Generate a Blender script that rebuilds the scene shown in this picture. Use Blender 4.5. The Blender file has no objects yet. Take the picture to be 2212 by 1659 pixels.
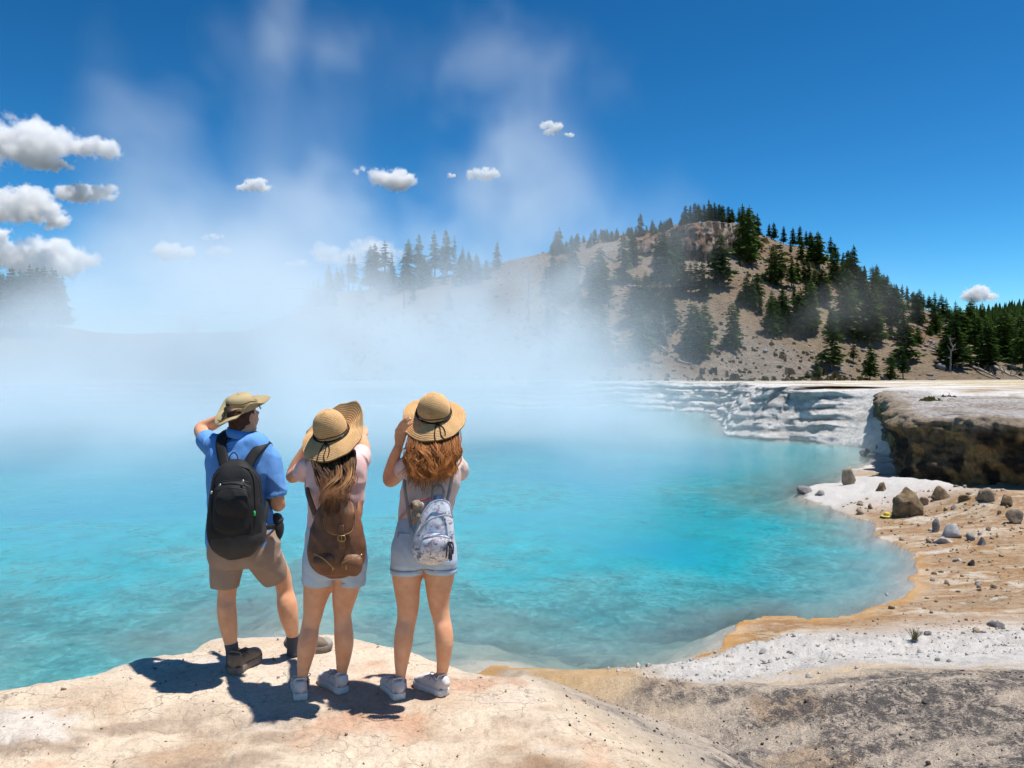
import bpy, bmesh, math, random
import numpy as np
from mathutils import Vector, Matrix

# ------------------------------------------------------------------ camera, sky, sun, exposure
sc = bpy.context.scene
COL = sc.collection
CAMZ, FPX, HOR = 1.85, 796.44, 374.0
cam = bpy.data.cameras.new('camera'); cam.lens = 28; cam.sensor_width = 36
cam.shift_y = -10.0 / 1024; cam.clip_start = 0.05; cam.clip_end = 30000
camo = bpy.data.objects.new('camera', cam); COL.objects.link(camo)
camo.location = (0, 0, CAMZ); camo.rotation_euler = (math.radians(90), 0, 0)
sc.camera = camo

SUN_EL, SUN_FWD = 73.0, -4.0          # elevation, degrees forward of the right-hand side
saz = math.radians(SUN_FWD); sel = math.radians(SUN_EL)
SUN_DIR = Vector((math.cos(sel) * math.cos(saz), math.cos(sel) * math.sin(saz), math.sin(sel)))
sun = bpy.data.lights.new('sun', 'SUN'); sun.energy = 3.0; sun.angle = math.radians(0.8); sun.color = (1.0, 0.955, 0.89)
suno = bpy.data.objects.new('sun', sun); COL.objects.link(suno); suno.location = (30, 10, 60)
suno.rotation_euler = SUN_DIR.to_track_quat('Z', 'Y').to_euler()

world = bpy.data.worlds.new('World'); sc.world = world; world.use_nodes = True
wn = world.node_tree; wn.nodes.clear()
sky = wn.nodes.new('ShaderNodeTexSky'); sky.sky_type = 'NISHITA'; sky.sun_disc = False
sky.sun_elevation = sel; sky.sun_rotation = math.radians(90 - SUN_FWD)
sky.altitude = 2200; sky.air_density = 1.0; sky.dust_density = 0.35; sky.ozone_density = 3.0
hsv = wn.nodes.new('ShaderNodeHueSaturation'); hsv.inputs['Saturation'].default_value = 1.27
hsv.inputs['Hue'].default_value = 0.481; hsv.inputs['Value'].default_value = 0.68
bg = wn.nodes.new('ShaderNodeBackground'); bg.inputs['Strength'].default_value = 0.05
wo = wn.nodes.new('ShaderNodeOutputWorld')
gam = wn.nodes.new('ShaderNodeGamma'); gam.inputs['Gamma'].default_value = 1.5
wn.links.new(sky.outputs[0], hsv.inputs['Color']); wn.links.new(hsv.outputs[0], gam.inputs[0]); wn.links.new(gam.outputs[0], bg.inputs[0]); wn.links.new(bg.outputs[0], wo.inputs[0])

sc.view_settings.view_transform = 'Standard'; sc.view_settings.look = 'None'
sc.view_settings.exposure = 1.08; sc.view_settings.gamma = 1.0; sc.view_settings.use_curve_mapping = False
sc.render.engine = 'CYCLES'
sc.cycles.use_denoising = True; sc.cycles.use_adaptive_sampling = True; sc.cycles.adaptive_threshold = 0.03
sc.cycles.max_bounces = 8; sc.cycles.diffuse_bounces = 3; sc.cycles.glossy_bounces = 2; sc.cycles.transmission_bounces = 3
sc.cycles.transparent_max_bounces = 10; sc.cycles.volume_bounces = 5
sc.cycles.volume_step_rate = 1.0; sc.cycles.volume_max_steps = 256
sc.cycles.sample_clamp_indirect = 4.0
sc.cycles.caustics_reflective = False; sc.cycles.caustics_refractive = False

# ------------------------------------------------------------------ numeric helpers
rng = np.random.default_rng(7)
random.seed(7)

def _hash(ix, iy, iz, seed):
    h = (ix.astype(np.int64) * 374761393 + iy.astype(np.int64) * 668265263 + iz.astype(np.int64) * 2147483647 + seed * 1274126177) & 0xffffffff
    h = ((h ^ (h >> 13)) * 1274126177) & 0xffffffff
    h = h ^ (h >> 16)
    return (h & 0xffff).astype(np.float32) / 65535.0

def vnoise(x, y, z=None, seed=0):
    x = np.asarray(x, np.float32); y = np.asarray(y, np.float32)
    z = np.zeros_like(x) if z is None else np.asarray(z, np.float32)
    fx, fy, fz = np.floor(x), np.floor(y), np.floor(z)
    tx, ty, tz = x - fx, y - fy, z - fz
    tx = tx * tx * (3 - 2 * tx); ty = ty * ty * (3 - 2 * ty); tz = tz * tz * (3 - 2 * tz)
    ix, iy, iz = fx.astype(np.int64), fy.astype(np.int64), fz.astype(np.int64)
    def c(a, b, d): return _hash(ix + a, iy + b, iz + d, seed)
    r0 = (c(0,0,0) * (1-tx) + c(1,0,0) * tx) * (1-ty) + (c(0,1,0) * (1-tx) + c(1,1,0) * tx) * ty
    r1 = (c(0,0,1) * (1-tx) + c(1,0,1) * tx) * (1-ty) + (c(0,1,1) * (1-tx) + c(1,1,1) * tx) * ty
    return (r0 * (1-tz) + r1 * tz) * 2 - 1

def vnoise2(x, y, seed=0):
    x = np.asarray(x, np.float32); y = np.asarray(y, np.float32)
    fx, fy = np.floor(x), np.floor(y)
    tx, ty = x - fx, y - fy
    tx = tx * tx * (3 - 2 * tx); ty = ty * ty * (3 - 2 * ty)
    ix, iy = fx.astype(np.int64), fy.astype(np.int64); iz = np.zeros_like(ix)
    def c(a, b): return _hash(ix + a, iy + b, iz, seed)
    return ((c(0,0) * (1-tx) + c(1,0) * tx) * (1-ty) + (c(0,1) * (1-tx) + c(1,1) * tx) * ty) * 2 - 1

def fbm(x, y, z=None, oct=4, seed=0, gain=0.5, lac=2.03):
    a, s, n = 1.0, 0.0, 0.0
    f = 1.0
    for o in range(oct):
        if z is None:
            s = s + a * vnoise2(x * f + 17.3 * o, y * f - 9.1 * o, seed + o)
        else:
            s = s + a * vnoise(x * f + 17.3 * o, y * f - 9.1 * o, z * f + 5.7 * o, seed + o)
        n += a; a *= gain; f *= lac
    return s / n

def ss(a, b, x):
    t = np.clip((x - a) / (b - a), 0, 1)
    return t * t * (3 - 2 * t)

VS = 2212 / 1024.0
def ray(vx, vy):                      # direction of a sight line, per metre of depth
    return (vx - 1106) / VS / FPX, -(vy - HOR * VS) / VS / FPX
def on_plane(vx, vy, z):
    u, v = ray(vx, vy); d = (z - CAMZ) / v
    return np.array((u * d, d))
def at_depth(vx, vy, d):
    u, v = ray(vx, vy); return np.array((u * d, d, CAMZ + v * d))
def project(x, y, z):
    return 1106 + x / y * FPX * VS, HOR * VS - (z - CAMZ) / y * FPX * VS

def smooth_closed(pts, n=6):
    P = np.array(pts, float); N = len(P); out = []
    for i in range(N):
        p0, p1, p2, p3 = P[i-1], P[i], P[(i+1) % N], P[(i+2) % N]
        for k in range(n):
            t = k / n
            out.append(0.5 * ((2*p1) + (-p0+p2)*t + (2*p0-5*p1+4*p2-p3)*t*t + (-p0+3*p1-3*p2+p3)*t**3))
    return np.array(out)

def smooth_open(pts, n=6):
    P = np.array(pts, float); P = np.vstack((2*P[0]-P[1], P, 2*P[-1]-P[-2])); out = []
    for i in range(1, len(P) - 2):
        p0, p1, p2, p3 = P[i-1], P[i], P[i+1], P[i+2]
        for k in range(n):
            t = k / n
            out.append(0.5 * ((2*p1) + (-p0+p2)*t + (2*p0-5*p1+4*p2-p3)*t*t + (-p0+3*p1-3*p2+p3)*t**3))
    out.append(P[-2])
    return np.array(out)

def poly_sdf(x, y, poly):             # positive inside
    x = np.asarray(x, np.float64).ravel(); y = np.asarray(y, np.float64).ravel()
    d2 = np.full(x.shape, 1e18); inside = np.zeros(x.shape, bool)
    N = len(poly)
    for i in range(N):
        ax, ay = poly[i]; bx, by = poly[(i + 1) % N]
        ex, ey = bx - ax, by - ay
        L = ex * ex + ey * ey + 1e-12
        t = np.clip(((x - ax) * ex + (y - ay) * ey) / L, 0, 1)
        dx, dy = x - ax - t * ex, y - ay - t * ey
        np.minimum(d2, dx * dx + dy * dy, out=d2)
        cr = (ay > y) != (by > y)
        if by != ay:
            inside ^= cr & (x < (bx - ax) * (y - ay) / (by - ay) + ax)
    d = np.sqrt(d2)
    return np.where(inside, d, -d)

def line_dist(x, y, pts):
    d2 = np.full(np.shape(x), 1e18)
    for (ax, ay), (bx, by) in zip(pts[:-1], pts[1:]):
        ex, ey = bx - ax, by - ay; L = ex * ex + ey * ey + 1e-12
        t = np.clip(((x - ax) * ex + (y - ay) * ey) / L, 0, 1)
        d2 = np.minimum(d2, (x - ax - t * ex) ** 2 + (y - ay - t * ey) ** 2)
    return np.sqrt(d2)

# ------------------------------------------------------------------ object helpers
def mesh_np(name, V, F, smooth=True):
    V = np.asarray(V, np.float32); F = np.asarray(F, np.int32)
    me = bpy.data.meshes.new(name)
    k = F.shape[1]
    me.vertices.add(len(V)); me.vertices.foreach_set('co', V.ravel())
    me.loops.add(F.size); me.loops.foreach_set('vertex_index', F.ravel())
    me.polygons.add(len(F)); me.polygons.foreach_set('loop_start', np.arange(0, F.size, k, dtype=np.int32))
    me.update(calc_edges=True)
    if smooth: me.polygons.foreach_set('use_smooth', np.ones(len(F), bool))
    me.validate()
    return me

def set_col(me, name, C):
    a = me.attributes.new(name, 'FLOAT_COLOR', 'POINT')
    C = np.asarray(C, np.float32)
    if C.shape[1] == 3: C = np.hstack((C, np.ones((len(C), 1), np.float32)))
    a.data.foreach_set('color', C.ravel())
def set_f(me, name, A):
    a = me.attributes.new(name, 'FLOAT', 'POINT'); a.data.foreach_set('value', np.asarray(A, np.float32))

def grid_faces(nr, nc, wrap=False):
    i = np.arange(nr - 1)[:, None]; cN = nc if wrap else nc - 1
    j = np.arange(cN)[None, :]; j2 = (j + 1) % nc
    a = i * nc + j; b = i * nc + j2; c = (i + 1) * nc + j2; d = (i + 1) * nc + j
    return np.stack((a, b, c, d), -1).reshape(-1, 4)

def link(name, me, mat=None, parent=None, label=None, cat=None, group=None, kind=None, loc=None):
    o = bpy.data.objects.new(name, me); COL.objects.link(o)
    if mat is not None and me is not None and not me.materials: me.materials.append(mat)
    if parent is not None: o.parent = parent
    if loc is not None: o.location = loc
    if label: o['label'] = label
    if cat: o['category'] = cat
    if group: o['group'] = group
    if kind: o['kind'] = kind
    return o

def copy_tree(o, parent=None):
    c = o.copy(); COL.objects.link(c)
    if parent is not None: c.parent = parent
    for ch in o.children: copy_tree(ch, c)
    return c

# ------------------------------------------------------------------ material helpers
class NT:
    def __init__(s, name):
        s.m = bpy.data.materials.new(name); s.m.use_nodes = True; s.t = s.m.node_tree; s.t.nodes.clear()
        s.out = s.n('OutputMaterial')
    def n(s, typ, **kw):
        nd = s.t.nodes.new('ShaderNode' + typ)
        for k, v in kw.items():
            if k in nd.inputs.keys(): s.set(nd.inputs[k], v)
            else: setattr(nd, k, v)
        return nd
    def set(s, sock, v):
        if isinstance(v, bpy.types.NodeSocket): s.t.links.new(v, sock)
        elif isinstance(v, tuple) and len(v) == 3 and sock.type == 'RGBA': sock.default_value = (*v, 1)
        else: sock.default_value = v
    def noise(s, scale, detail=4, rough=0.55, vec=None, dist=0.0):
        nd = s.n('TexNoise'); nd.inputs['Scale'].default_value = scale; nd.inputs['Detail'].default_value = detail
        nd.inputs['Roughness'].default_value = rough; nd.inputs['Distortion'].default_value = dist
        s.set(nd.inputs['Vector'], vec if vec is not None else s.obj())
        return nd.outputs[0]
    def obj(s):
        if not hasattr(s, '_tc'): s._tc = s.n('TexCoord')
        return s._tc.outputs['Object']
    def scaled(s, v, vec=None):
        m = s.n('Mapping'); m.inputs['Scale'].default_value = v; s.set(m.inputs['Vector'], vec if vec is not None else s.obj()); return m.outputs[0]
    def ramp(s, fac, stops):
        r = s.n('ValToRGB'); s.set(r.inputs[0], fac); e = r.color_ramp.elements
        while len(e) < len(stops): e.new(0.5)
        for k, (p, c) in enumerate(stops):
            e[k].position = p; e[k].color = (*c, 1) if isinstance(c, tuple) else (c, c, c, 1)
        return r.outputs[0]
    def mixc(s, fac, a, b, mode='MIX'):
        m = s.n('Mix'); m.data_type = 'RGBA'; m.blend_type = mode
        s.set(m.inputs[0], fac); s.set(m.inputs[6], a); s.set(m.inputs[7], b); return m.outputs[2]
    def math(s, op, a, b=0.0, clamp=False):
        m = s.n('Math'); m.operation = op; m.use_clamp = clamp; s.set(m.inputs[0], a); s.set(m.inputs[1], b); return m.outputs[0]
    def attr(s, name, out='Color'):
        a = s.n('Attribute'); a.attribute_name = name; return a.outputs[out]
    def bump(s, h, strength=0.5, dist=0.02, normal=None):
        b = s.n('Bump'); b.inputs['Strength'].default_value = strength; b.inputs['Distance'].default_value = dist
        s.set(b.inputs['Height'], h)
        if normal is not None: s.set(b.inputs['Normal'], normal)
        return b.outputs[0]
    def bsdf(s, color, rough=0.8, normal=None, spec=0.3, **kw):
        b = s.n('BsdfPrincipled'); s.set(b.inputs['Base Color'], color); s.set(b.inputs['Roughness'], rough)
        b.inputs['Specular IOR Level'].default_value = spec
        if normal is not None: s.set(b.inputs['Normal'], normal)
        for k, v in kw.items(): s.set(b.inputs[k.replace('_', ' ')], v)
        s.t.links.new(b.outputs[0], s.out.inputs['Surface']); return b

def simple_mat(name, color, rough=0.7, var=0.25, scale=20, bump=0.3, bdist=0.004, spec=0.3, metallic=0.0, **kw):
    t = NT(name)
    nz = t.noise(scale, 5, 0.6)
    v = t.ramp(nz, [(0.3, tuple(c * (1 - var) for c in color)), (0.7, tuple(min(1, c * (1 + var)) for c in color))])
    t.bsdf(v, rough, t.bump(t.noise(scale * 4, 4, 0.6), bump, bdist), spec, Metallic=metallic, **kw)
    return t.m
# ------------------------------------------------------------------ terrain: pool outline, rim of the ledge, heights
ZW = CAMZ - 4.0                       # water level
shore_v = [(1040,1436),(1150,1441),(1300,1444),(1440,1441),(1500,1420),(1560,1398),(1585,1365),(1625,1342),(1690,1331),(1760,1336),
           (1860,1320),(1930,1300),(1963,1262),(1970,1215),(1940,1183),(1900,1150),(1855,1120),(1800,1100),(1755,1080),(1725,1062),
           (1770,1050),(1815,1040),(1855,1012),(1905,978),(1868,965),(1780,957),(1700,952),(1640,948),(1590,940),(1560,915),(1545,895)]
pool = [tuple(on_plane(a, b, ZW)) for a, b in shore_v]
pool += [(19.5, 84), (10, 90), (-20, 92), (-60, 86), (-82, 60), (-60, 18), (-14, 7.5), (-5.5, 5.8), (-3.3, 5.9), (-2.3, 6.6), (-1.3, 6.7), (-0.75, 6.6), (-0.45, 7.4), (-0.7, 9.2)]
pool = smooth_closed(pool, 5)
rim_v = [(-300,1520),(-120,1492),(0,1472),(100,1455),(200,1425),(330,1393),(400,1378),(440,1362),(470,1353),(560,1350),(660,1353),(720,1349),(790,1360),
         (860,1376),(930,1398),(1000,1418),(1060,1442),(1150,1490),(1260,1552),(1400,1660)]
ledge = [tuple(on_plane(a, b, 0.0)) for a, b in rim_v] + [(1.15, 2.6), (1.0, -2.5), (-9, -2.5), (-8, 3.2)]
ledge = np.array(ledge)
ledge_line = [tuple(on_plane(a, b, 0.0)) for a, b in rim_v]
berm = smooth_open([tuple(on_plane(a, b, -1.75)) for a, b in [(1500,1450),(1580,1412),(1800,1402),(2000,1398),(2150,1360),(2400,1300)]], 4)

CLIFF = smooth_open([(23, 50), (20.6, 45), (18.6, 40), (16.6, 35.5), (15.0, 32), (14.1, 30), (13.95, 28.6), (14.5, 27.5), (15.4, 26.4), (16.6, 25.4), (18.2, 24.5), (21, 23.2), (25, 22), (31, 21)], 6)
cliff_poly = np.vstack((CLIFF, [(60, 21), (60, 60), (23, 60)]))

def land_height(x, y):
    """ground height, pool depth included, for arrays of plan positions"""
    n = len(x)
    wob = 0.30 * fbm(x * 0.9, y * 0.9, oct=4, seed=3) + 0.05 * np.clip(y / 10, 0, 6) * fbm(x * 2.3, y * 2.3, oct=2, seed=5)
    s = -poly_sdf(x, y, pool) + wob * np.clip(y / 14, 0.35, 1.6)
    sr = poly_sdf(x, y, ledge) + 0.035 * fbm(x * 3, y * 3, oct=4, seed=8)
    # right-hand flats and the slope in front
    k = 0.05 + 0.13 * ss(20, 25, y) * ss(8.5, 10.5, x) * ss(14.8, 12.8, x)
    flats = ZW + 0.015 + k * np.maximum(s, 0) + 0.05 * ss(0, 2, s) * fbm(x * 1.3, y * 1.3, oct=5, seed=11) * ss(8, 14, y) + 0.10 * ss(0.6, 3, s) * ss(11, 14, y) * np.abs(fbm(x * 1.1, y * 2.4, oct=5, seed=12, gain=.6))
    plane = -0.08 - 0.27 * (y - 4.2)
    plane = np.where(y < 4.2, -0.08 - 0.05 * (y - 4.2), plane)
    shore = ZW + 0.30 * np.maximum(s, 0)
    near = np.minimum(plane, shore) + 0.05 * fbm(x * 1.1, y * 1.1, oct=5, seed=13) + 0.022 * fbm(x * 5 + y * 2, y * 9, oct=4, seed=14, gain=.6) * ss(-.3, .6, x)
    bd = np.full(n, 99.0); m = (y < 16) & (x > 0)
    bd[m] = line_dist(x[m], y[m], berm)
    near = near + 0.16 * np.exp(-(bd / 0.55) ** 2)
    grav = np.exp(-(bd / 1.3) ** 2)
    near = near + grav * (0.05 * fbm(x * 5, y * 5, oct=4, seed=17) + 0.035 * np.abs(fbm(x * 11, y * 11, oct=2, seed=19)))
    h = np.maximum(flats, near)
    # banks round the far side
    wb = np.maximum(ss(31, 37, y), ss(-2, -20, x) * ss(8, 20, y))
    lay = s - 1.6 + 0.9 * fbm(x * 0.35, y * 0.35, oct=4, seed=23) + 0.35 * fbm(x * 1.4, y * 1.4, oct=3, seed=25)
    q = np.clip(lay / 5.2, 0, 1)
    st = 5.0
    stp = (np.floor(q * st) + ss(0.0, 0.62, q * st - np.floor(q * st))) / st
    bank = ZW + 3.0 * (0.35 * q + 0.65 * stp) + 0.012 * np.maximum(s - 5, 0) + 0.06 * fbm(x * 1.5, y * 1.5, oct=4, seed=27)
    bank = np.where(bank > 0.85, 0.85 + (bank - 0.85) * 0.6, bank)
    h = h * (1 - wb) + bank * wb
    # ground behind the brown cliff
    cs = poly_sdf(x, y, cliff_poly)
    top = 0.42 + 0.03 * np.clip(y - 30, 0, 20) + 0.05 * fbm(x, y, oct=4, seed=29)
    h = np.where(cs > 0.9, np.maximum(h, np.minimum(top - 0.25, ZW + 0.5 + (cs - 0.9) * 3)), h)
    # talus mounds under the cliff
    for mx, my, mr, mh in ((13.0, 21.4, 1.3, 0.45), (15.6, 20.6, 1.9, 0.42), (11.2, 19.0, 0.9, 0.15)):
        h = h + mh * np.exp(-((x - mx) ** 2 + (y - my) ** 2) / mr ** 2)
    # pool bed
    si = np.maximum(-s, 0)
    bed = ZW - 0.01 - 3.1 * (1 - np.exp(-si / (10.5 - 6.0 * ss(-2, 4, x) + 8.0 * ss(-0.5, -5, x) * ss(26, 12, y)))) - 0.85 * ss(0, 5, si) * fbm(x * 0.30, y * 0.33, oct=4, seed=31) - 0.06 * ss(0, .6, si) * fbm(x * 3.2, y * 3.2, oct=3, seed=33)
    h = np.where(s < 0, np.minimum(bed, ZW - 0.01), h)
    # the tan ledge the people stand on
    und = 0.035 * fbm(x * 1.2, y * 1.2, oct=3, seed=35) + 0.03 * fbm(x * 4, y * 4, oct=4, seed=37)
    rough = ss(-1.0, -2.4, x) + ss(4.55, 4.2, y)
    strat = np.sin((y * 5.2 + x * 1.5 + 0.7 * fbm(x * 1.5, y * 1.5, oct=3, seed=39)) * 2.2)
    und = und + 0.06 * np.clip(rough, 0, 1) * (0.6 * fbm(x * 2.5, y * 5, oct=6, seed=41, gain=.6)) - 0.03 * np.clip(rough, 0, 1) * np.abs(fbm(x * 4 + y, y * 9, oct=4, seed=42)) + 0.022 * ss(-1.6, -2.6, x) * strat
    cr = fbm(x * 3.1, y * 3.6, oct=4, seed=43)
    und = und - 0.014 * np.exp(-(cr / 0.05) ** 2) * ss(4.55, 4.25, y + 0.12 * x) * ss(0.9, 0.3, x)
    feet = np.exp(-(np.minimum(0, 0)))
    calm = ss(4.25, 4.45, y) * ss(-1.9, -1.5, x) * ss(0.1, -0.3, x)
    und = und * (1 - 0.75 * calm) * 0.75
    led = und - 0.10 * np.exp(-np.maximum(sr, 0) / 0.12) * ss(5.0, 5.3, y + 0.3 * np.abs(x + 1.6)) - np.maximum(-sr, 0) * 2.8
    right = ss(-0.35, 0.1, x) * ss(7.5, 5.5, y)                        # no step on the right: it runs out into the dark ground
    led_r = und - np.maximum(-sr, 0) * 0.45
    led = np.where(right > 0.01, led * (1 - right) + led_r * right, led)
    led = np.where(sr < -1.6, -9, led)
    h = np.maximum(h, led)
    return h, s, sr, cs, bd

crest_v = np.array([(-700,640),(-200,668),(0,692),(60,694),(130,704),(210,718),(300,722),(540,715),(620,680),(660,652),(710,634),(800,625),(850,612),(930,600),(1000,588),(1060,575),(1110,560),(1200,540),
           (1300,512),(1400,497),(1480,480),(1590,484),(1640,505),(1700,528),(1760,535),(1800,560),(1850,592),(1900,622),(1950,645),(2000,668),
           (2060,690),(2120,705),(2212,715),(2600,735)], float)
YF, YC = 108.0, 168.0
def hill_h(x, y):
    x = np.asarray(x, float); y = np.asarray(y, float)
    vx = 1106 + x / np.maximum(y, 1) * FPX * VS
    cy = np.interp(vx, crest_v[:, 0], crest_v[:, 1])
    cz = CAMZ + (HOR * VS - cy) / VS / FPX * YC
    t = (y - YF) / (YC - YF)
    p = np.clip(t, 0, 1)
    p = np.where(t < 0.12, p * p / 0.24, p - 0.06) / 0.94
    z0 = 0.95 + 0.0
    z = z0 + (cz - z0) * p
    z = z + np.where(t > 1, -(t - 1) * 14, 0)
    env = ss(0.0, 0.2, t)
    z = z + env * (1.2 * fbm(x * 0.045, y * 0.045, oct=3, seed=51) * ss(1.05, 0.75, t) + 0.9 * np.abs(fbm(x * 0.12, y * 0.05, oct=3, seed=52)) * ss(1.05, 0.8, t) + 0.30 * fbm(x * 0.35, y * 0.35, oct=3, seed=53)) + 0.06 * fbm(x * .4, y * .4, oct=3, seed=55)
    return z
def on_hill(vx, vy):                  # where the sight line meets the slope
    u, v = ray(vx, vy)
    d = np.linspace(96, 176, 1200)
    z = CAMZ + v * d
    hz = hill_h(u * d, d)
    k = np.nonzero(z <= hz)[0]
    i = k[0] if len(k) else int(np.argmin(z - hz))
    return np.array((u * d[i], d[i], hz[i]))

# near ground: fine close by, coarser with distance
ang = np.radians(np.linspace(-43, 43, 900))
dist = 2.3 * 1.0078 ** np.arange(0, 486)
A, R = np.meshgrid(ang, dist)
gx = (np.tan(A) * R).ravel(); gy = R.ravel()
gh, gs, gsr, gcs, gbd = land_height(gx, gy)

def mixv(c, d, m):
    m = np.clip(m, 0, 1)[:, None]; return c * (1 - m) + np.asarray(d)[None, :] * m
pvx, pvy = project(gx, gy, gh)
n1 = fbm(gx * 1.3, gy * 1.3, oct=5, seed=61); n2 = fbm(gx * 6, gy * 6, oct=4, seed=63); n3 = fbm(gx * 0.4, gy * 0.4, oct=4, seed=65)
n4 = fbm(gx * 18, gy * 18, oct=3, seed=67)
C = np.tile(np.array([0.33, 0.245, 0.155]), (len(gx), 1))
SPECK = np.zeros(len(gx)); ROCK = np.zeros(len(gx))
C = mixv(C, (0.50, 0.45, 0.39), ss(0.0, 0.4, n1) * 0.55)
# tan-orange mats fanning from the water's edge, white sinter between the runnels
fan = fbm(gx * 0.55 + gy * 0.15, (gy - 0.25 * gx) * 2.6, oct=5, seed=69)
mat_ = ss(3.8, 0.1, gs + 0.7 * n1) * ss(10.2, 11, gy) * ss(24, 19, gy)
C = mixv(C, (0.30, 0.165, 0.06), mat_ * ss(-0.35, 0.15, fan))
C = mixv(C, (0.60, 0.56, 0.50), ss(0.1, 0.3, fan) * ss(5.5, 3, gs) * ss(10.5, 12, gy) * ss(26, 20, gy) * 0.7)
C = mixv(C, (0.50, 0.26, 0.07), ss(0.55, 0.12, gs + 0.25 * n2 + 0.2 * n1) * ss(9.5, 10.5, gy) * ss(20, 14, gy) * 0.55)
C = mixv(C, (0.29, 0.19, 0.10), ss(0.2, 0.45, n3 + 0.3 * n2) * ss(13, 16, gy) * ss(28, 24, gy) * ss(2, 4, gs) * 0.8)
# white ash slope below the cliff, far sinter banks and flats
C = mixv(C, (0.50, 0.475, 0.45), ss(22.2, 24.2, gy + 0.8 * n1) * ss(31, 30, gy) * (1 - ss(14.2, 15.2, gx)))
farb = ss(31, 36, gy)
C = mixv(C, (0.60, 0.57, 0.54), farb)
C = mixv(C, (0.34, 0.31, 0.29), farb * ss(0.05, 0.4, n3 + 0.35 * n2) * ss(7, 4, gs) * 0.75)
strk = fbm(gx * 0.10, gy * 0.55, oct=5, seed=71)
C = mixv(C, (0.36, 0.29, 0.20), farb * ss(5, 8, gs) * ss(-0.1, 0.25, strk) * 0.9)
C = mixv(C, (0.40, 0.31, 0.10), farb * ss(6, 10, gs) * ss(0.15, 0.32, fbm(gx * 0.08, gy * 0.4, oct=4, seed=73)) * 0.85)
# white gravel berm; speckled ground in front, tree shadow painted into its dark tone
nearm = ss(13.5, 11.5, gy) * ss(0.35, 0.9, gs) * ss(-0.15, 0.15, gx - 0.2)
grv = nearm * ss(-0.25, 0.15, -(gbd - 1.0 - 1.5 * ss(2.5, 6.0, gx)) + 0.35 * n2 + 0.3 * n1) * ss(1.2, 2.0, gx)
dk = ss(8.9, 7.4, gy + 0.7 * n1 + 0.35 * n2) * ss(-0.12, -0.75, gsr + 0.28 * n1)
C = mixv(C, (0.50, 0.40, 0.29), nearm * (1 - grv))
C = mixv(C, (0.40, 0.24, 0.09), nearm * (1 - grv) * ss(7.0, 9.5, gy) * ss(3.0, 1.2, gs) * 0.7)
C = mixv(C, (0.50, 0.475, 0.445), grv)
C = mixv(C, (0.36, 0.335, 0.31), grv * ss(0.05, 0.4, n2 + 0.5 * n1) * 0.8)
blot = fbm(gx * 1.1 + 0.5 * gy, gy * 2.2, oct=5, seed=68, gain=.6)
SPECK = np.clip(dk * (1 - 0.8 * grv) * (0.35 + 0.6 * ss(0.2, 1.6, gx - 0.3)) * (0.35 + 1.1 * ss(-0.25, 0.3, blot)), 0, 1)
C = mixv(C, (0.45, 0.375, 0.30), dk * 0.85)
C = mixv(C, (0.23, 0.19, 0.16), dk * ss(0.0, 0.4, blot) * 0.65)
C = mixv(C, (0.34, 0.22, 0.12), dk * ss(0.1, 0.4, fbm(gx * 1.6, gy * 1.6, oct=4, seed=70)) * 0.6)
# the ledge
lm = ss(-0.40, 0.16, gsr + 0.22 * n1 + 0.16 * n2 + 0.08 * n4) * ss(8, 7, gy) * (gh > ZW - 0.02)
ROCK = lm
base = np.tile(np.array([0.58, 0.475, 0.36]), (len(gx), 1))
base = mixv(base, (0.37, 0.255, 0.165), ss(0.0, 0.45, n1 + 0.3 * n2) * (0.35 + 0.5 * ss(4.7, 4.2, gy)))
base = mixv(base, (0.27, 0.195, 0.14), ss(0.05, 0.45, fbm(gx * 2.2, gy * 4.5, oct=5, seed=75)) * ss(4.65, 4.2, gy) * 0.75)
base = mixv(base, (0.25, 0.155, 0.09), ss(0.0, 0.4, fbm(gx * 1.4 + 5, gy * 2, oct=4, seed=77)) * ss(0.0, 0.4, gx + 0.25) * ss(4.75, 4.4, gy) * 0.9)
base = mixv(base, (0.54, 0.49, 0.435), ss(0.15, 0.4, fbm(gx * 1.6, gy * 3.3, oct=5, seed=79)) * (0.3 + 0.5 * ss(-1.2, -2.4, gx)))
base = mixv(base, (0.45, 0.25, 0.155), ss(0.25, 0.5, fbm(gx * 2.1, gy * 2.1, oct=4, seed=81)) * 0.65)
C = C * (1 - lm[:, None]) + base * lm[:, None]
# under water: pale sinter bed with darker stones
uw = (gs < 0) & (gh < ZW)
bc = np.tile(np.array([0.55, 0.49, 0.42]), (len(gx), 1))
bc = mixv(bc, (0.20, 0.25, 0.27), ss(0.0, 0.42, fbm(gx * 2.0, gy * 2.0, oct=5, seed=83) + 0.25 * n3) * ss(-0.5, -2.5, gs) * 0.9)
C[uw] = bc[uw]
C *= (1 + 0.10 * n2 + 0.08 * n4)[:, None]
C = np.clip(C, 0.02, 0.85)

t = NT('ground_rock')
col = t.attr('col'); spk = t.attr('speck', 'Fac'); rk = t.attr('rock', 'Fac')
fine = t.noise(34, 6, 0.65); fine2 = t.noise(150, 3, 0.6)
c1 = t.mixc(1.0, col, t.ramp(fine, [(0.25, 0.70), (0.5, 1.0), (0.8, 1.16)]), 'MULTIPLY')
c1 = t.mixc(1.0, c1, t.ramp(fine2, [(0.3, 0.80), (0.6, 1.08)]), 'MULTIPLY')
sp = t.ramp(t.noise(11, 8, 0.72, t.scaled((1.0, 0.55, 1.0)), 0.6), [(0.42, 0.0), (0.56, 1.0)])
sp2 = t.ramp(t.noise(46, 5, 0.7), [(0.44, 0.0), (0.58, 1.0)])
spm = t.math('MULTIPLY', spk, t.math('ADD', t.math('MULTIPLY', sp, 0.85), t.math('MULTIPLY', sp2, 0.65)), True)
c1 = t.mixc(spm, c1, (0.075, 0.066, 0.062))  # darkens the speckled ground, painted shadow included
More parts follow.
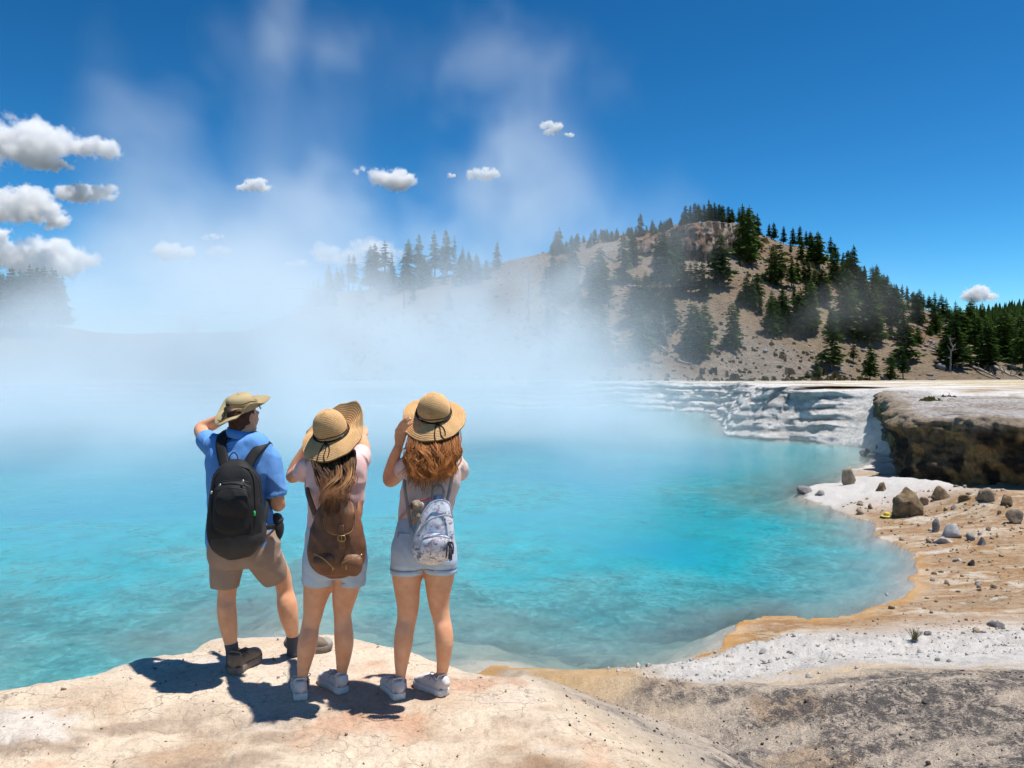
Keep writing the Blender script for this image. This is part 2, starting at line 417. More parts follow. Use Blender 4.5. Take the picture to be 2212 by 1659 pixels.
pink = t.ramp(t.noise(26, 4, 0.6), [(0.63, 0.0), (0.72, 1.0)])
pm = t.math('MULTIPLY', t.math('MULTIPLY', pink, t.ramp(t.noise(2.4, 3, 0.6), [(0.48, 0.0), (0.62, 1.0)])), rk)
c1 = t.mixc(t.math('MULTIPLY', pm, 0.6), c1, (0.50, 0.21, 0.12))
dvec = t.n('VectorMath'); dvec.operation = 'ADD'; dn_ = t.n('TexNoise'); dn_.inputs['Scale'].default_value = 5; dn_.inputs['Detail'].default_value = 5; t.set(dn_.inputs['Vector'], t.obj())
dsc = t.n('VectorMath'); dsc.operation = 'SCALE'; t.set(dsc.inputs[0], dn_.outputs['Color']); dsc.inputs['Scale'].default_value = 0.35
t.set(dvec.inputs[0], t.scaled((1.0, 1.6, 1.0))); t.set(dvec.inputs[1], dsc.outputs[0])
vc = t.n('TexVoronoi'); vc.feature = 'DISTANCE_TO_EDGE'; vc.inputs['Scale'].default_value = 4.2; t.set(vc.inputs['Vector'], dvec.outputs[0])
crk = t.ramp(vc.outputs['Distance'], [(0.0, 1.0), (0.022, 0.0)])
crm = t.math('MULTIPLY', t.math('MULTIPLY', crk, rk), t.ramp(t.noise(1.4, 4, .6), [(0.46, 0.0), (0.58, 0.8)]))
c1 = t.mixc(crm, c1, (0.20, 0.145, 0.10))
mt = t.attr('mats', 'Fac'); rot = t.n('Mapping'); rot.inputs['Rotation'].default_value = (0, 0, -0.35); rot.inputs['Scale'].default_value = (0.8, 1.7, 1.0); t.set(rot.inputs['Vector'], t.obj())
rust = t.ramp(t.noise(0.75, 11, 0.72, rot.outputs[0], 0.5), [(0.36, (0.50, 0.46, 0.41)), (0.43, (0.40, 0.31, 0.21)), (0.50, (0.23, 0.11, 0.035)), (0.56, (0.34, 0.24, 0.15)), (0.63, (0.20, 0.12, 0.055)), (0.70, (0.50, 0.46, 0.41))])
c1 = t.mixc(t.math('MULTIPLY', mt, 0.78), c1, rust)
c1 = t.mixc(t.math('MULTIPLY', mt, t.ramp(t.noise(9, 7, .75), [(0.52, 0.0), (0.62, 0.55)])), c1, (0.12, 0.085, 0.055))
vor = t.n('TexVoronoi'); vor.inputs['Scale'].default_value = 60; t.set(vor.inputs['Vector'], t.obj())
hgt = t.math('SUBTRACT', t.math('ADD', t.math('ADD', t.noise(22, 8, 0.68), t.math('MULTIPLY', t.noise(5.5, 8, .7, t.scaled((1.0, 2.2, 1.0))), 1.2)), t.math('MULTIPLY', vor.outputs['Distance'], 0.35)), t.math('MULTIPLY', crm, 0.6))
bs = t.math('SUBTRACT', 0.75, t.math('MULTIPLY', rk, 0.30)); bn = t.n('Bump'); bn.inputs['Distance'].default_value = 0.03; t.set(bn.inputs['Strength'], bs); t.set(bn.inputs['Height'], hgt)
t.bsdf(c1, 0.88, bn.outputs[0], 0.22)
GROUND_MAT = t.m

F = grid_faces(len(dist), len(ang))
me = mesh_np('ground', np.stack((gx, gy, gh), 1), F)
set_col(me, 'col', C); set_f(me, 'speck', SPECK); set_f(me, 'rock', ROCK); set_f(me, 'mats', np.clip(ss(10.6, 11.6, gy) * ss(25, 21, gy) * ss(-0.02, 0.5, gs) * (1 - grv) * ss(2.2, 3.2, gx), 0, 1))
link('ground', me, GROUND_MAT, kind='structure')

# ------------------------------------------------------------------ water
wa = np.radians(np.linspace(-50, 46, 420)); wd = 4.6 * 1.0125 ** np.arange(0, 275)
A, R = np.meshgrid(wa, wd); wx = (np.tan(A) * R).ravel(); wy = R.ravel()
wh, ws, *_ = land_height(wx, wy)
dep = np.clip(ZW - wh, 0, 6)
F = grid_faces(len(wd), len(wa))
keep = (ws[F] < 1.0).any(1)
me = mesh_np('water', np.stack((wx, wy, np.full_like(wx, ZW)), 1), F[keep])
set_f(me, 'depth', dep)
t = NT('pool_water')
d = t.attr('depth', 'Fac')
dn = t.math('ADD', d, t.math('MULTIPLY', t.math('SUBTRACT', t.noise(0.30, 6, 0.62), 0.5), t.math('MULTIPLY', t.math('MINIMUM', d, 1.3), 1.5)))
body = t.ramp(t.math('DIVIDE', dn, 3.2), [(0.0, (0.44, 0.40, 0.34)), (0.08, (0.25, 0.35, 0.34)), (0.24, (0.105, 0.36, 0.375)), (0.50, (0.008, 0.335, 0.40)), (0.85, (0.0, 0.24, 0.36))])
mot = t.ramp(t.noise(1.7, 8, 0.72, t.scaled((1.0, 0.8, 1.0)), 0.5), [(0.36, 0.55), (0.52, 1.0), (0.66, 1.35)])
mot2 = t.ramp(t.noise(7.5, 5, 0.65), [(0.36, 0.72), (0.6, 1.18)])
fade = t.ramp(t.math('DIVIDE', dn, 3.0), [(0.02, 0.2), (0.25, 0.85), (0.55, 0.5), (0.85, 0.05)])
body = t.mixc(fade, body, t.mixc(1.0, t.mixc(1.0, body, mot, 'MULTIPLY'), mot2, 'MULTIPLY'))
opac = t.ramp(t.math('DIVIDE', dn, 2.6), [(0.0, 0.06), (0.15, 0.40), (0.5, 0.72), (0.95, 0.95)])
tint = t.ramp(t.math('DIVIDE', dn, 2.6), [(0.0, (1, 1, 1)), (0.25, (0.55, 0.90, 0.94)), (0.9, (0.10, 0.70, 0.82))])
rip = t.noise(3.2, 5, 0.6, t.scaled((1.0, 1.6, 1.0)), 0.4); rip2 = t.noise(14, 3, 0.55)
bmp = t.bump(t.math('ADD', rip, t.math('MULTIPLY', rip2, 0.25)), 0.16, 0.04)
dif = t.n('BsdfDiffuse'); t.set(dif.inputs['Color'], body)
tr = t.n('BsdfTransparent'); t.set(tr.inputs['Color'], tint)
mx = t.n('MixShader'); t.set(mx.inputs[0], opac); t.t.links.new(tr.outputs[0], mx.inputs[1]); t.t.links.new(dif.outputs[0], mx.inputs[2])
gl = t.n('BsdfGlossy'); gl.inputs['Roughness'].default_value = 0.12; t.set(gl.inputs['Normal'], bmp)
fr = t.n('Fresnel'); fr.inputs['IOR'].default_value = 1.25; t.set(fr.inputs['Normal'], bmp)
mx2 = t.n('MixShader'); t.set(mx2.inputs[0], fr.outputs[0]); t.t.links.new(mx.outputs[0], mx2.inputs[1]); t.t.links.new(gl.outputs[0], mx2.inputs[2])
t.t.links.new(mx2.outputs[0], t.out.inputs['Surface'])
link('water', me, t.m, kind='structure')

# ------------------------------------------------------------------ hill
hx, hy = np.meshgrid(np.arange(-190, 215, 0.75), np.arange(92.5, 235, 0.75))
hx, hy = hx.ravel(), hy.ravel(); hz = hill_h(hx, hy) - 0.10 * ss(100, 94, hy) - 0.6 * ss(95, 92.5, hy)
nr = len(np.arange(92.5, 235, 0.75)); nc = len(np.arange(-190, 215, 0.75))
HC = np.tile(np.array([0.235, 0.18, 0.125]), (len(hx), 1))
m1 = fbm(hx * 0.06, hy * 0.06, oct=5, seed=91); m2 = fbm(hx * 0.5, hy * 0.5, oct=4, seed=93)
HC = mixv(HC, (0.255, 0.215, 0.175), ss(-0.05, 0.3, m1))
HC = mixv(HC, (0.29, 0.205, 0.085), ss(0.05, 0.4, fbm(hx * 0.05 + 9, hy * 0.07, oct=4, seed=95)) * 0.8)
HC = mixv(HC, (0.20, 0.12, 0.07), ss(0.12, 0.4, fbm(hx * 0.07 - 4, hy * 0.06, oct=4, seed=97)) * 0.6)
flat = ss(110, 106, hy)
HC = mixv(HC, (0.42, 0.35, 0.25), flat); HC = mixv(HC, (0.56, 0.53, 0.49), flat * ss(-0.1, 0.2, fbm(hx * 0.08, hy * 0.5, oct=4, seed=99)))
HC = mixv(HC, (0.30, 0.27, 0.08), flat * ss(0.1, 0.3, fbm(hx * 0.06, hy * 0.4 + 7, oct=4, seed=101)) * 0.8)
HC = HC * (1 + 0.22 * m2)[:, None]
me = mesh_np('hill', np.stack((hx, hy, hz), 1), grid_faces(nr, nc)); set_col(me, 'col', np.clip(HC, 0.02, 0.8))
t = NT('hill_ground'); col = t.attr('col')
c1 = t.mixc(1.0, col, t.ramp(t.noise(1.1, 8, 0.7), [(0.3, 0.62), (0.5, 1.0), (0.75, 1.2)]), 'MULTIPLY')
c1 = t.mixc(t.ramp(t.noise(2.6, 5, 0.7), [(0.6, 0.0), (0.68, 0.7)]), c1, (0.10, 0.095, 0.06))
t.bsdf(c1, 0.95, t.bump(t.noise(1.6, 8, 0.7), 1.0, 0.8), 0.1)
link('hill', me, t.m, kind='structure')

# far forested ridge beyond the hill and low ground behind
fx, fy = np.meshgrid(np.linspace(-900, 900, 181), np.linspace(240, 1500, 64)); sh = fx.shape; fx, fy = fx.ravel(), fy.ravel()
fz = -3 + 62 * np.exp(-((fx - 480) / 240) ** 2 - ((fy - 640) / 150) ** 2) + 30 * np.exp(-((fx + 500) / 300) ** 2 - ((fy - 700) / 200) ** 2) + 4 * fbm(fx * 0.01, fy * 0.01, oct=4, seed=103)
me = mesh_np('terrain', np.stack((fx, fy, fz), 1), grid_faces(sh[0], sh[1]))
t = NT('distant_forest_floor'); t.bsdf(t.ramp(t.noise(0.03, 6, 0.7), [(0.35, (0.03, 0.055, 0.018)), (0.65, (0.075, 0.11, 0.03))]), 0.95, t.bump(t.noise(0.09, 6, 0.75), 1.0, 8.0), 0.1)
link('terrain', me, t.m, kind='structure')
# ------------------------------------------------------------------ brown overhanging cliff on the right
def h_at(x, y):
    return float(land_height(np.array([x], float), np.array([y], float))[0][0])

def resample(P, n):
    L = np.concatenate(([0], np.cumsum(np.linalg.norm(np.diff(P, axis=0), axis=1))))
    t = np.linspace(0, L[-1], n)
    return np.stack([np.interp(t, L, P[:, k]) for k in range(P.shape[1])], 1)

P = resample(CLIFF, 520)
T = np.gradient(P, axis=0); T /= np.linalg.norm(T, axis=1)[:, None]
Nn = np.stack((-T[:, 1], T[:, 0]), 1)                        # try: outward is towards the pool / camera
if np.mean(Nn[:, 1]) > 0: Nn = -Nn
prof = []                                                    # (share of face height or metres back, offset)
for k in range(46):
    v = k / 45
    prof.append((v, -0.75 + 0.55 * v ** 0.7 + 0.22 * ss(0.55, 0.8, v) - 0.30 * max(0, v - 0.9) / 0.1))
zb = np.array([min(h_at(p[0] + 0.6 * n[0], p[1] + 0.6 * n[1]), -1.2) for p, n in zip(P[::20], Nn[::20])])
zb = np.interp(np.arange(len(P)), np.arange(0, len(P), 20), zb) - 0.35
ztop = 0.30 + 0.03 * np.clip(P[:, 1] - 30, 0, 20) + 0.24 * fbm(P[:, 0] * 0.7, P[:, 1] * 0.7, oct=4, seed=301)
als = np.concatenate(([0], np.cumsum(np.linalg.norm(np.diff(P, axis=0), axis=1)))); notch = 0.55 * fbm(als * 0.6, als * 0 + 3, oct=4, seed=302, gain=.6) - 0.10
rows = []
for v, o in prof:
    z = zb + (ztop - zb) * v; o = o + notch * float(ss(.25, .8, v))
    rows.append(np.stack((P[:, 0] + Nn[:, 0] * o, P[:, 1] + Nn[:, 1] * o, z), 1))
for back, dz in ((0.5, 0.03), (0.8, 0.05), (1.2, 0.06), (1.8, 0.07), (2.6, 0.07), (3.6, 0.06), (5, 0.05), (7, 0.02), (10, -0.05), (14, -0.6)):
    rows.append(np.stack((P[:, 0] - Nn[:, 0] * (0.2 + back - notch * max(0, 1 - back / 4)), P[:, 1] - Nn[:, 1] * (0.2 + back - notch * max(0, 1 - back / 4)), ztop + dz + 0.12 * fbm(als * 0.5, als * 0 + back, oct=3, seed=304)), 1))
V = np.array(rows); sh = V.shape; V = V.reshape(-1, 3)
vv = np.concatenate([np.full(len(P), p[0]) for p in prof] + [np.full(len(P), 1.0 + 0.1 * k) for k in range(1, 11)])
NN = np.tile(Nn, (sh[0], 1))
face = ss(1.15, 0.95, vv)
al = np.tile(np.cumsum(np.concatenate(([0], np.linalg.norm(np.diff(P, axis=0), axis=1)))), sh[0])
dsp = 0.55 * fbm(al * 0.55, V[:, 2] * 0.9, oct=6, seed=303, gain=0.62) + 0.14 * np.abs(fbm(al * 2.5, V[:, 2] * 2.0, oct=4, seed=305)) + 0.22 * np.round(2.2 * fbm(al * 0.45, V[:, 2] * 2.8, oct=3, seed=307)) / 2
V[:, 0] += NN[:, 0] * dsp * face; V[:, 1] += NN[:, 1] * dsp * face
V[:, 2] += 0.05 * fbm(V[:, 0] * 2, V[:, 1] * 2, oct=4, seed=309) * (1 - face)
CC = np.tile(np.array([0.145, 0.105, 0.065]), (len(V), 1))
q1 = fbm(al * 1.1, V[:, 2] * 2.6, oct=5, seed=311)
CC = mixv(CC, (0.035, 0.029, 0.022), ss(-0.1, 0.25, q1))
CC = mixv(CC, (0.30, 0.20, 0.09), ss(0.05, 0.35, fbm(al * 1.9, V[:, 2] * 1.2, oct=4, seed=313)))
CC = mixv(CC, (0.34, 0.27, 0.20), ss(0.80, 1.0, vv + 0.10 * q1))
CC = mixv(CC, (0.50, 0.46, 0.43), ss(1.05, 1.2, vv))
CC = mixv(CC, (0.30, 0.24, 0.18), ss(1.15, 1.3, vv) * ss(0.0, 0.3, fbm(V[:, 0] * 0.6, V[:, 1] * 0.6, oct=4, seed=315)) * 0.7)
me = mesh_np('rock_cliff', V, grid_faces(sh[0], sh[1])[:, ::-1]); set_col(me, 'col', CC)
t = NT('cliff_rock'); col = t.attr('col')
c1 = t.mixc(1.0, col, t.ramp(t.noise(6, 10, 0.78, t.scaled((1.0, 1.0, 0.6))), [(0.32, 0.35), (0.5, 1.0), (0.72, 1.6)]), 'MULTIPLY')
t.bsdf(c1, 0.92, t.bump(t.noise(6, 10, 0.78), 1.0, 0.22), 0.2)
CLIFF_MAT = t.m
link('rock_cliff', me, CLIFF_MAT, kind='structure')

# ------------------------------------------------------------------ layered white sinter bank on the far side
BV = [(1925,986),(1905,978),(1868,965),(1780,957),(1700,952),(1640,948),(1590,940),(1560,915),(1545,895)]
BP = smooth_open([tuple(on_plane(a, b, ZW)) for a, b in BV] + [(19.5, 84), (10, 90), (-20, 92), (-60, 86)], 6)
P = resample(BP, 900)
T = np.gradient(P, axis=0); T /= np.linalg.norm(T, axis=1)[:, None]
Nn = np.stack((T[:, 1], -T[:, 0]), 1)
if poly_sdf(P[300:301, 0] + Nn[300, 0], P[300:301, 1] + Nn[300, 1], pool)[0] < 0: Nn = -Nn      # points to the water
al1 = np.concatenate(([0], np.cumsum(np.linalg.norm(np.diff(P, axis=0), axis=1))))
vxs = project(P[:, 0], P[:, 1], np.full(len(P), ZW))[0]
scree = ss(1745, 1830, vxs)                                   # loose slope towards the right, ledges elsewhere
rows, vv = [], []
RW = 64
ztop = 0.88 + 0.22 * fbm(al1 * 0.3, al1 * 0 + 2, oct=4, seed=341) - 1.0 * ss(5, 0, al1)
for k in range(RW):
    v = k / (RW - 1)
    o = -(0.4 + 2.5 * v) * (1 - scree) - (0.2 + 3.4 * v ** 1.1) * scree + 0.5
    z = ZW - 0.25 + (ztop - ZW + 0.25) * v
    rows.append(np.stack((P[:, 0] + Nn[:, 0] * o, P[:, 1] + Nn[:, 1] * o, z), 1)); vv.append(np.full(len(P), v))
for back, dz in ((0.4, .04), (1, .06), (2, .07), (3.5, .08), (5.5, .05), (8, -.02), (11, -.35)):
    o = -2.4 * (1 - scree) - 3.1 * scree - back
    rows.append(np.stack((P[:, 0] + Nn[:, 0] * o, P[:, 1] + Nn[:, 1] * o, ztop + dz), 1)); vv.append(np.full(len(P), 1 + back))
V = np.array(rows); sh = V.shape; V = V.reshape(-1, 3); vv = np.concatenate(vv)
al = np.tile(al1, sh[0]); NN = np.tile(Nn, (sh[0], 1)); scr = np.tile(scree, sh[0])
lw = V[:, 2] + 0.35 * fbm(al * 0.22, al * 0 + 1, oct=3, seed=343)
ledge_ = np.abs(((lw * 1.55) % 1.0) - 0.5) * 2                 # 0 in the seams, 1 on the noses of the beds
big_ = fbm(al * 0.33, V[:, 2] * 0.5, oct=4, seed=345)
dsp = (0.42 * ledge_ ** 0.6 * (0.6 + 0.8 * fbm(al * 0.5, np.floor(lw * 1.55) * 3.1, oct=3, seed=347)) + 1.1 * big_ + 0.30 * fbm(al * 1.6, V[:, 2] * 2.4, oct=4, seed=349)) * (1 - 0.85 * scr) + scr * (0.16 * fbm(al * 1.3, V[:, 2] * 1.6, oct=5, seed=351, gain=.6))
f_ = ss(1.5, 0.95, vv) * ss(0.0, 0.10, vv)
V[:, 0] += NN[:, 0] * dsp * f_; V[:, 1] += NN[:, 1] * dsp * f_
V[:, 2] += (0.08 * fbm(V[:, 0], V[:, 1], oct=4, seed=353)) * ss(.9, 1.2, vv)
CC = np.tile(np.array([0.60, 0.57, 0.54]), (len(V), 1))
CC = mixv(CC, (0.30, 0.265, 0.235), (1 - scr) * ss(0.5, 0.12, ledge_) * ss(1.1, .95, vv))
CC = mixv(CC, (0.40, 0.375, 0.355), ss(0.0, 0.35, fbm(al * 0.6, V[:, 2] * 1.3, oct=5, seed=355)) * 0.8)
CC = mixv(CC, (0.36, 0.28, 0.19), ss(0.05, 0.35, fbm(V[:, 0] * .35, V[:, 1] * .35, oct=4, seed=357)) * ss(1.6, 3, vv))
me = mesh_np('rock_bank', V, grid_faces(sh[0], sh[1])); set_col(me, 'col', CC)
t = NT('sinter_bank'); c1 = t.mixc(1.0, t.attr('col'), t.ramp(t.noise(3.2, 8, 0.72), [(0.3, 0.62), (0.5, 1.0), (0.75, 1.18)]), 'MULTIPLY')
t.bsdf(c1, 0.93, t.bump(t.noise(4, 8, 0.72), 1.0, 0.16), 0.15)
link('rock_bank', me, t.m, kind='structure')

# ------------------------------------------------------------------ rocks
_ico = {}
def ico(sub):
    if sub not in _ico:
        bm = bmesh.new(); bmesh.ops.create_icosphere(bm, subdivisions=sub, radius=1)
        bm.verts.ensure_lookup_table()
        _ico[sub] = (np.array([v.co[:] for v in bm.verts]), np.array([[v.index for v in f.verts] for f in bm.faces]))
        bm.free()
    return _ico[sub]
def rock_mesh(seed, size, sub=3, rough=0.35, facets=15):
    V, F = ico(sub); V = V.copy(); r = np.random.default_rng(seed)
    for k in range(facets):                                # flat broken faces
        n = r.normal(size=3); n /= np.linalg.norm(n); c = r.uniform(0.38, 0.8)
        d = V @ n - c; V -= np.clip(d, 0, None)[:, None] * n * 0.95
    V *= (1 + rough * fbm(V[:, 0] * 1.7 + seed, V[:, 1] * 1.7, V[:, 2] * 1.7, oct=4, seed=seed))[:, None]
    V *= np.asarray(size)
    return V, F
def rock_mat(name, c0, c1, scale=6):
    t = NT(name)
    t.bsdf(t.ramp(t.noise(scale, 7, 0.68), [(0.32, c0), (0.66, c1)]), 0.9, t.bump(t.noise(scale * 3, 6, 0.7), 0.9, 0.03), 0.2)
    return t.m
RM = {'white': rock_mat('rock_white', (0.26, 0.25, 0.26), (0.52, 0.49, 0.47), 5), 'pale': rock_mat('rock_pale', (0.36, 0.335, 0.31), (0.54, 0.51, 0.475), 8), 'brown': rock_mat('rock_brown', (0.07, 0.05, 0.03), (0.30, 0.21, 0.12), 6),
      'tan': rock_mat('rock_tan', (0.20, 0.15, 0.10), (0.42, 0.33, 0.24), 7), 'dark': rock_mat('rock_dark', (0.035, 0.033, 0.035), (0.10, 0.09, 0.09), 7),
      'grey': rock_mat('rock_grey', (0.13, 0.125, 0.13), (0.30, 0.28, 0.27), 7)}
def ground_at(vx, vy, lo=3.5, hi=60):                       # where the sight line meets the near ground
    u, v = ray(vx, vy); d = np.geomspace(lo, hi, 900)
    h = land_height(u * d, d)[0]
    h = np.maximum(h, ZW)
    k = np.nonzero(CAMZ + v * d <= h)[0]
    i = k[0] if len(k) else len(d) - 1
    return np.array((u * d[i], d[i], h[i]))
STONES = []
def put_rock(vx, vy, wpx, hpx, mat, label, name='rock', seed=0, group=None, sub=3, rough=0.3, rot=0.0, sink=0.60, cat='rock'):
    p = ground_at(vx, vy); s = p[1] / (FPX * VS)
    w, h = wpx * s / 2, hpx * s / 2
    V, F = rock_mesh(seed, (w, w * 0.8, h * 1.5), sub, rough)
    V[:, :2] *= (1 + 0.35 * np.clip(-V[:, 2:3] / (h * 1.5), 0, 1))
    c, sn = math.cos(rot), math.sin(rot); V = V @ np.array([[c, 0, sn], [0, 1, 0], [-sn, 0, c]])
    V[:, 2] += h * (1 - sink)
    STONES.append(link(name, mesh_np(name, V, F, smooth=False), RM[mat], label=label, cat=cat, group=group, loc=tuple(p)))
    return STONES[-1]
put_rock(2052,1160, 52, 46, 'white', 'large pale cracked boulder, bigger of the pair on the orange flats', 'boulder', 11, rough=0.18, rot=0.3)
put_rock(2022,1150, 24, 36, 'grey', 'slim grey boulder leaning on the large pale boulder', 'boulder', 12, rough=0.15, rot=-0.2)
put_rock(2040,1172, 46, 18, 'white', 'flat pale slab at the foot of the large pale boulder', 'rock', 13, rough=0.2)
put_rock(2098,1168, 24, 22, 'grey', 'banded grey stone right of the large pale boulder', 'rock', 14)
put_rock(2122,1178, 20, 20, 'grey', 'rounded grey stone, rightmost beside the pale boulder pair', 'rock', 15)
put_rock(1958,1112, 84, 76, 'brown', 'rugged brown boulder mound with a dark hollow below the cliff', 'boulder', 16, sub=4, rough=0.45, sink=0.45)
put_rock(1836,1046, 42, 36, 'tan', 'layered tan rock at the tip of the white ash slope', 'boulder', 17, rough=0.4)
put_rock(1742,1064, 40, 18, 'grey', 'low dark rock at the point of the promontory, furthest into the pool', 'rock', 18, rough=0.4)
put_rock(1772,1070, 30, 12, 'grey', 'flat grey rock beside the promontory point at waterline', 'rock', 19, rough=0.4)
put_rock(1866,984, 30, 16, 'grey', 'small grey rock in the water behind the white slope', 'rock', 20)
put_rock(1892,974, 26, 14, 'white', 'pale rock at the waterline under the cliff corner', 'rock', 21)
put_rock(1938,1100, 20, 18, 'white', 'small pale stone in the hollow of the brown boulder mound', 'rock', 22)
put_rock(2100,1222, 20, 14, 'dark', 'small black stone on the orange flats', 'rock', 23)
put_rock(1915,1286, 9, 8, 'white', 'tiny white stone lying in the shallows at the shoreline', 'rock', 24)
put_rock(2148,1270, 16, 10, 'tan', 'tan stone beside the lower orange runnel', 'rock', 25)
put_rock(2158,1355, 44, 14, 'grey', 'flat grey slab on top of the white gravel bank', 'rock', 26)
put_rock(2005,1372, 24, 12, 'grey', 'grey stone at the crest of the white gravel bank by the dry tuft', 'rock', 27)
for k, (vx, vy, w_, h_) in enumerate(((1990,1092,34,26),(2035,1078,46,30),(2085,1082,30,22),(2130,1080,52,30),(2175,1092,40,28),(1905,1060,26,20),(2195,1130,44,30),(1880,1100,18,12))):
    put_rock(vx, vy, w_, h_, 'brown' if k % 3 else 'tan', 'broken brown block in the rubble at the cliff foot', 'boulder', 60 + k, 'rubble blocks at the cliff foot', rough=.35, sink=.5, sub=3)
rr = np.random.default_rng(5)
for k in range(40):
    vx, vy = rr.uniform(1960, 2205), rr.uniform(1085, 1275)
    if vx < 1990 + (vy - 1085) * 0.1: continue
    w = 5 + 14 * rr.random() ** 2
    put_rock(vx, vy, w, w * rr.uniform(.5, .8), ['tan', 'white', 'brown', 'grey'][k % 4], 'small loose stone scattered on the orange flats below the cliff', 'stone', 100 + k, 'stones on the orange flats', sub=2)
for k in range(12):
    vx, vy = rr.uniform(1640, 2205), rr.uniform(1392, 1465)
    w = rr.uniform(8, 26)
    put_rock(vx, vy, w, w * rr.uniform(.45, .7), 'pale', 'small white stone lying on the white gravel bank', 'stone', 200 + k, 'stones on the white gravel bank', sub=2)

# loose gravel: far too many bits to count
def gravel(name, label, n, region, mats, sz, seed):
    r = np.random.default_rng(seed); V0, F0 = ico(1); Vs, Fs = [], []
    x0, x1, y0, y1 = region
    xs = r.uniform(x0, x1, n); ys = r.uniform(y0, y1, n)
    h, s, sr, cs, bd = land_height(xs, ys)
    k = 0
    for i in range(n):
        if s[i] < 0.25: continue
        if name == 'white_gravel' and bd[i] > 1.3: continue
        q = sz * r.lognormal(0, 0.55) * (0.6 + ys[i] / 12)
        M = r.normal(size=(3, 3)); qv, _ = np.linalg.qr(M)
        v = (V0 * (1 + 0.25 * r.normal(size=(len(V0), 1)))) * np.array([q, q * 0.8, q * 0.55])
        v = v @ qv
        Vs.append(v + np.array((xs[i], ys[i], h[i] + q * 0.2))); Fs.append(F0 + k * len(V0)); k += 1
    me = mesh_np(name, np.vstack(Vs), np.vstack(Fs), smooth=False)
    link(name, me, mats, kind='stuff', label=label)
gravel('white_gravel', 'loose white gravel on the bank by the pool', 3600, (1.2, 9.0, 7.0, 12.5), RM['pale'], 0.007, 31)
gravel('shore_gravel', 'loose tan gravel on the orange flats', 1500, (5.0, 16.0, 12.0, 24.0), RM['tan'], 0.012, 33)
gravel('dark_gravel', 'dark grit strewn over the speckled ground in front', 2200, (0.3, 5.5, 3.4, 7.6), RM['dark'], 0.005, 35)
gravel('ledge_grit', 'reddish crumbs of stone on the tan ledge', 500, (-3.0, 0.6, 3.6, 5.7), rock_mat('rock_red', (0.30, 0.14, 0.08), (0.5, 0.28, 0.18), 20), 0.0035, 37)

# ------------------------------------------------------------------ rock outcrop on the hill
base_v = [(1362,545),(1395,552),(1440,548),(1480,560),(1520,562),(1560,548),(1600,532),(1628,528)]
top_v = [(1362,522),(1395,515),(1440,500),(1480,488),(1520,482),(1560,482),(1600,488),(1628,506)]
B = smooth_open([on_hill(a, b) for a, b in base_v], 5); 
Tv = smooth_open([at_depth(a, b, on_hill(c, d)[1] + 3.0) for (a, b), (c, d) in zip(top_v, base_v)], 5)
B = resample(B, 170); Tv = resample(Tv, 170)
rows = []
for k in range(34):
    v = k / 33
    rows.append(B * (1 - v) + Tv * v + np.array((0, -0.5 * math.sin(math.pi * v) - 0.8, -0.8 * (1 - v))))
for b_, dz in ((1, 0.2), (2.5, 0.3), (5, 0.3), (9, -0.6), (14, -3)):
    rows.append(Tv + np.array((0, b_, dz)))
V = np.array(rows); sh = V.shape; V = V.reshape(-1, 3)
al = np.tile(np.arange(170) * 0.16, sh[0]); vv = np.repeat(np.arange(sh[0]) / 33.0, 170)
colm = np.round(3 * fbm(al * 0.9, V[:, 2] * 0.10, oct=3, seed=321)) / 3 * 2.0 + 0.35 * fbm(al * 2.4, V[:, 2] * 0.5, oct=4, seed=323)
strata = 0.5 * np.round(2.5 * fbm(al * 0.12, V[:, 2] * 0.9, oct=2, seed=325)) / 2.5
V[:, 1] -= (colm + strata) * ss(1.1, 0.95, vv)
V[:, 2] += 0.3 * fbm(al * 0.8, V[:, 1] * 0.4, oct=3, seed=327) * ss(0.85, 1.0, vv)
CC = np.tile(np.array([0.10, 0.075, 0.058]), (len(V), 1))
CC = mixv(CC, (0.23, 0.145, 0.10), ss(0.0, 0.35, fbm(al * 0.5, V[:, 2] * 0.4, oct=4, seed=329)))
CC = mixv(CC, (0.28, 0.25, 0.22), ss(0.1, 0.4, fbm(al * 1.4, V[:, 2] * 0.6, oct=4, seed=331)))
CC = mixv(CC, (0.27, 0.225, 0.17), ss(0.97, 1.06, vv))
me = mesh_np('rock_outcrop', V, grid_faces(sh[0], sh[1])); set_col(me, 'col', CC)
t = NT('outcrop_rock'); c1 = t.mixc(1.0, t.attr('col'), t.ramp(t.noise(1.4, 8, 0.72), [(0.3, 0.5), (0.5, 1.0), (0.75, 1.3)]), 'MULTIPLY')
t.bsdf(c1, 0.95, t.bump(t.noise(1.6, 8, 0.7), 1.0, 0.5), 0.1)
link('rock_outcrop', me, t.m, kind='structure')
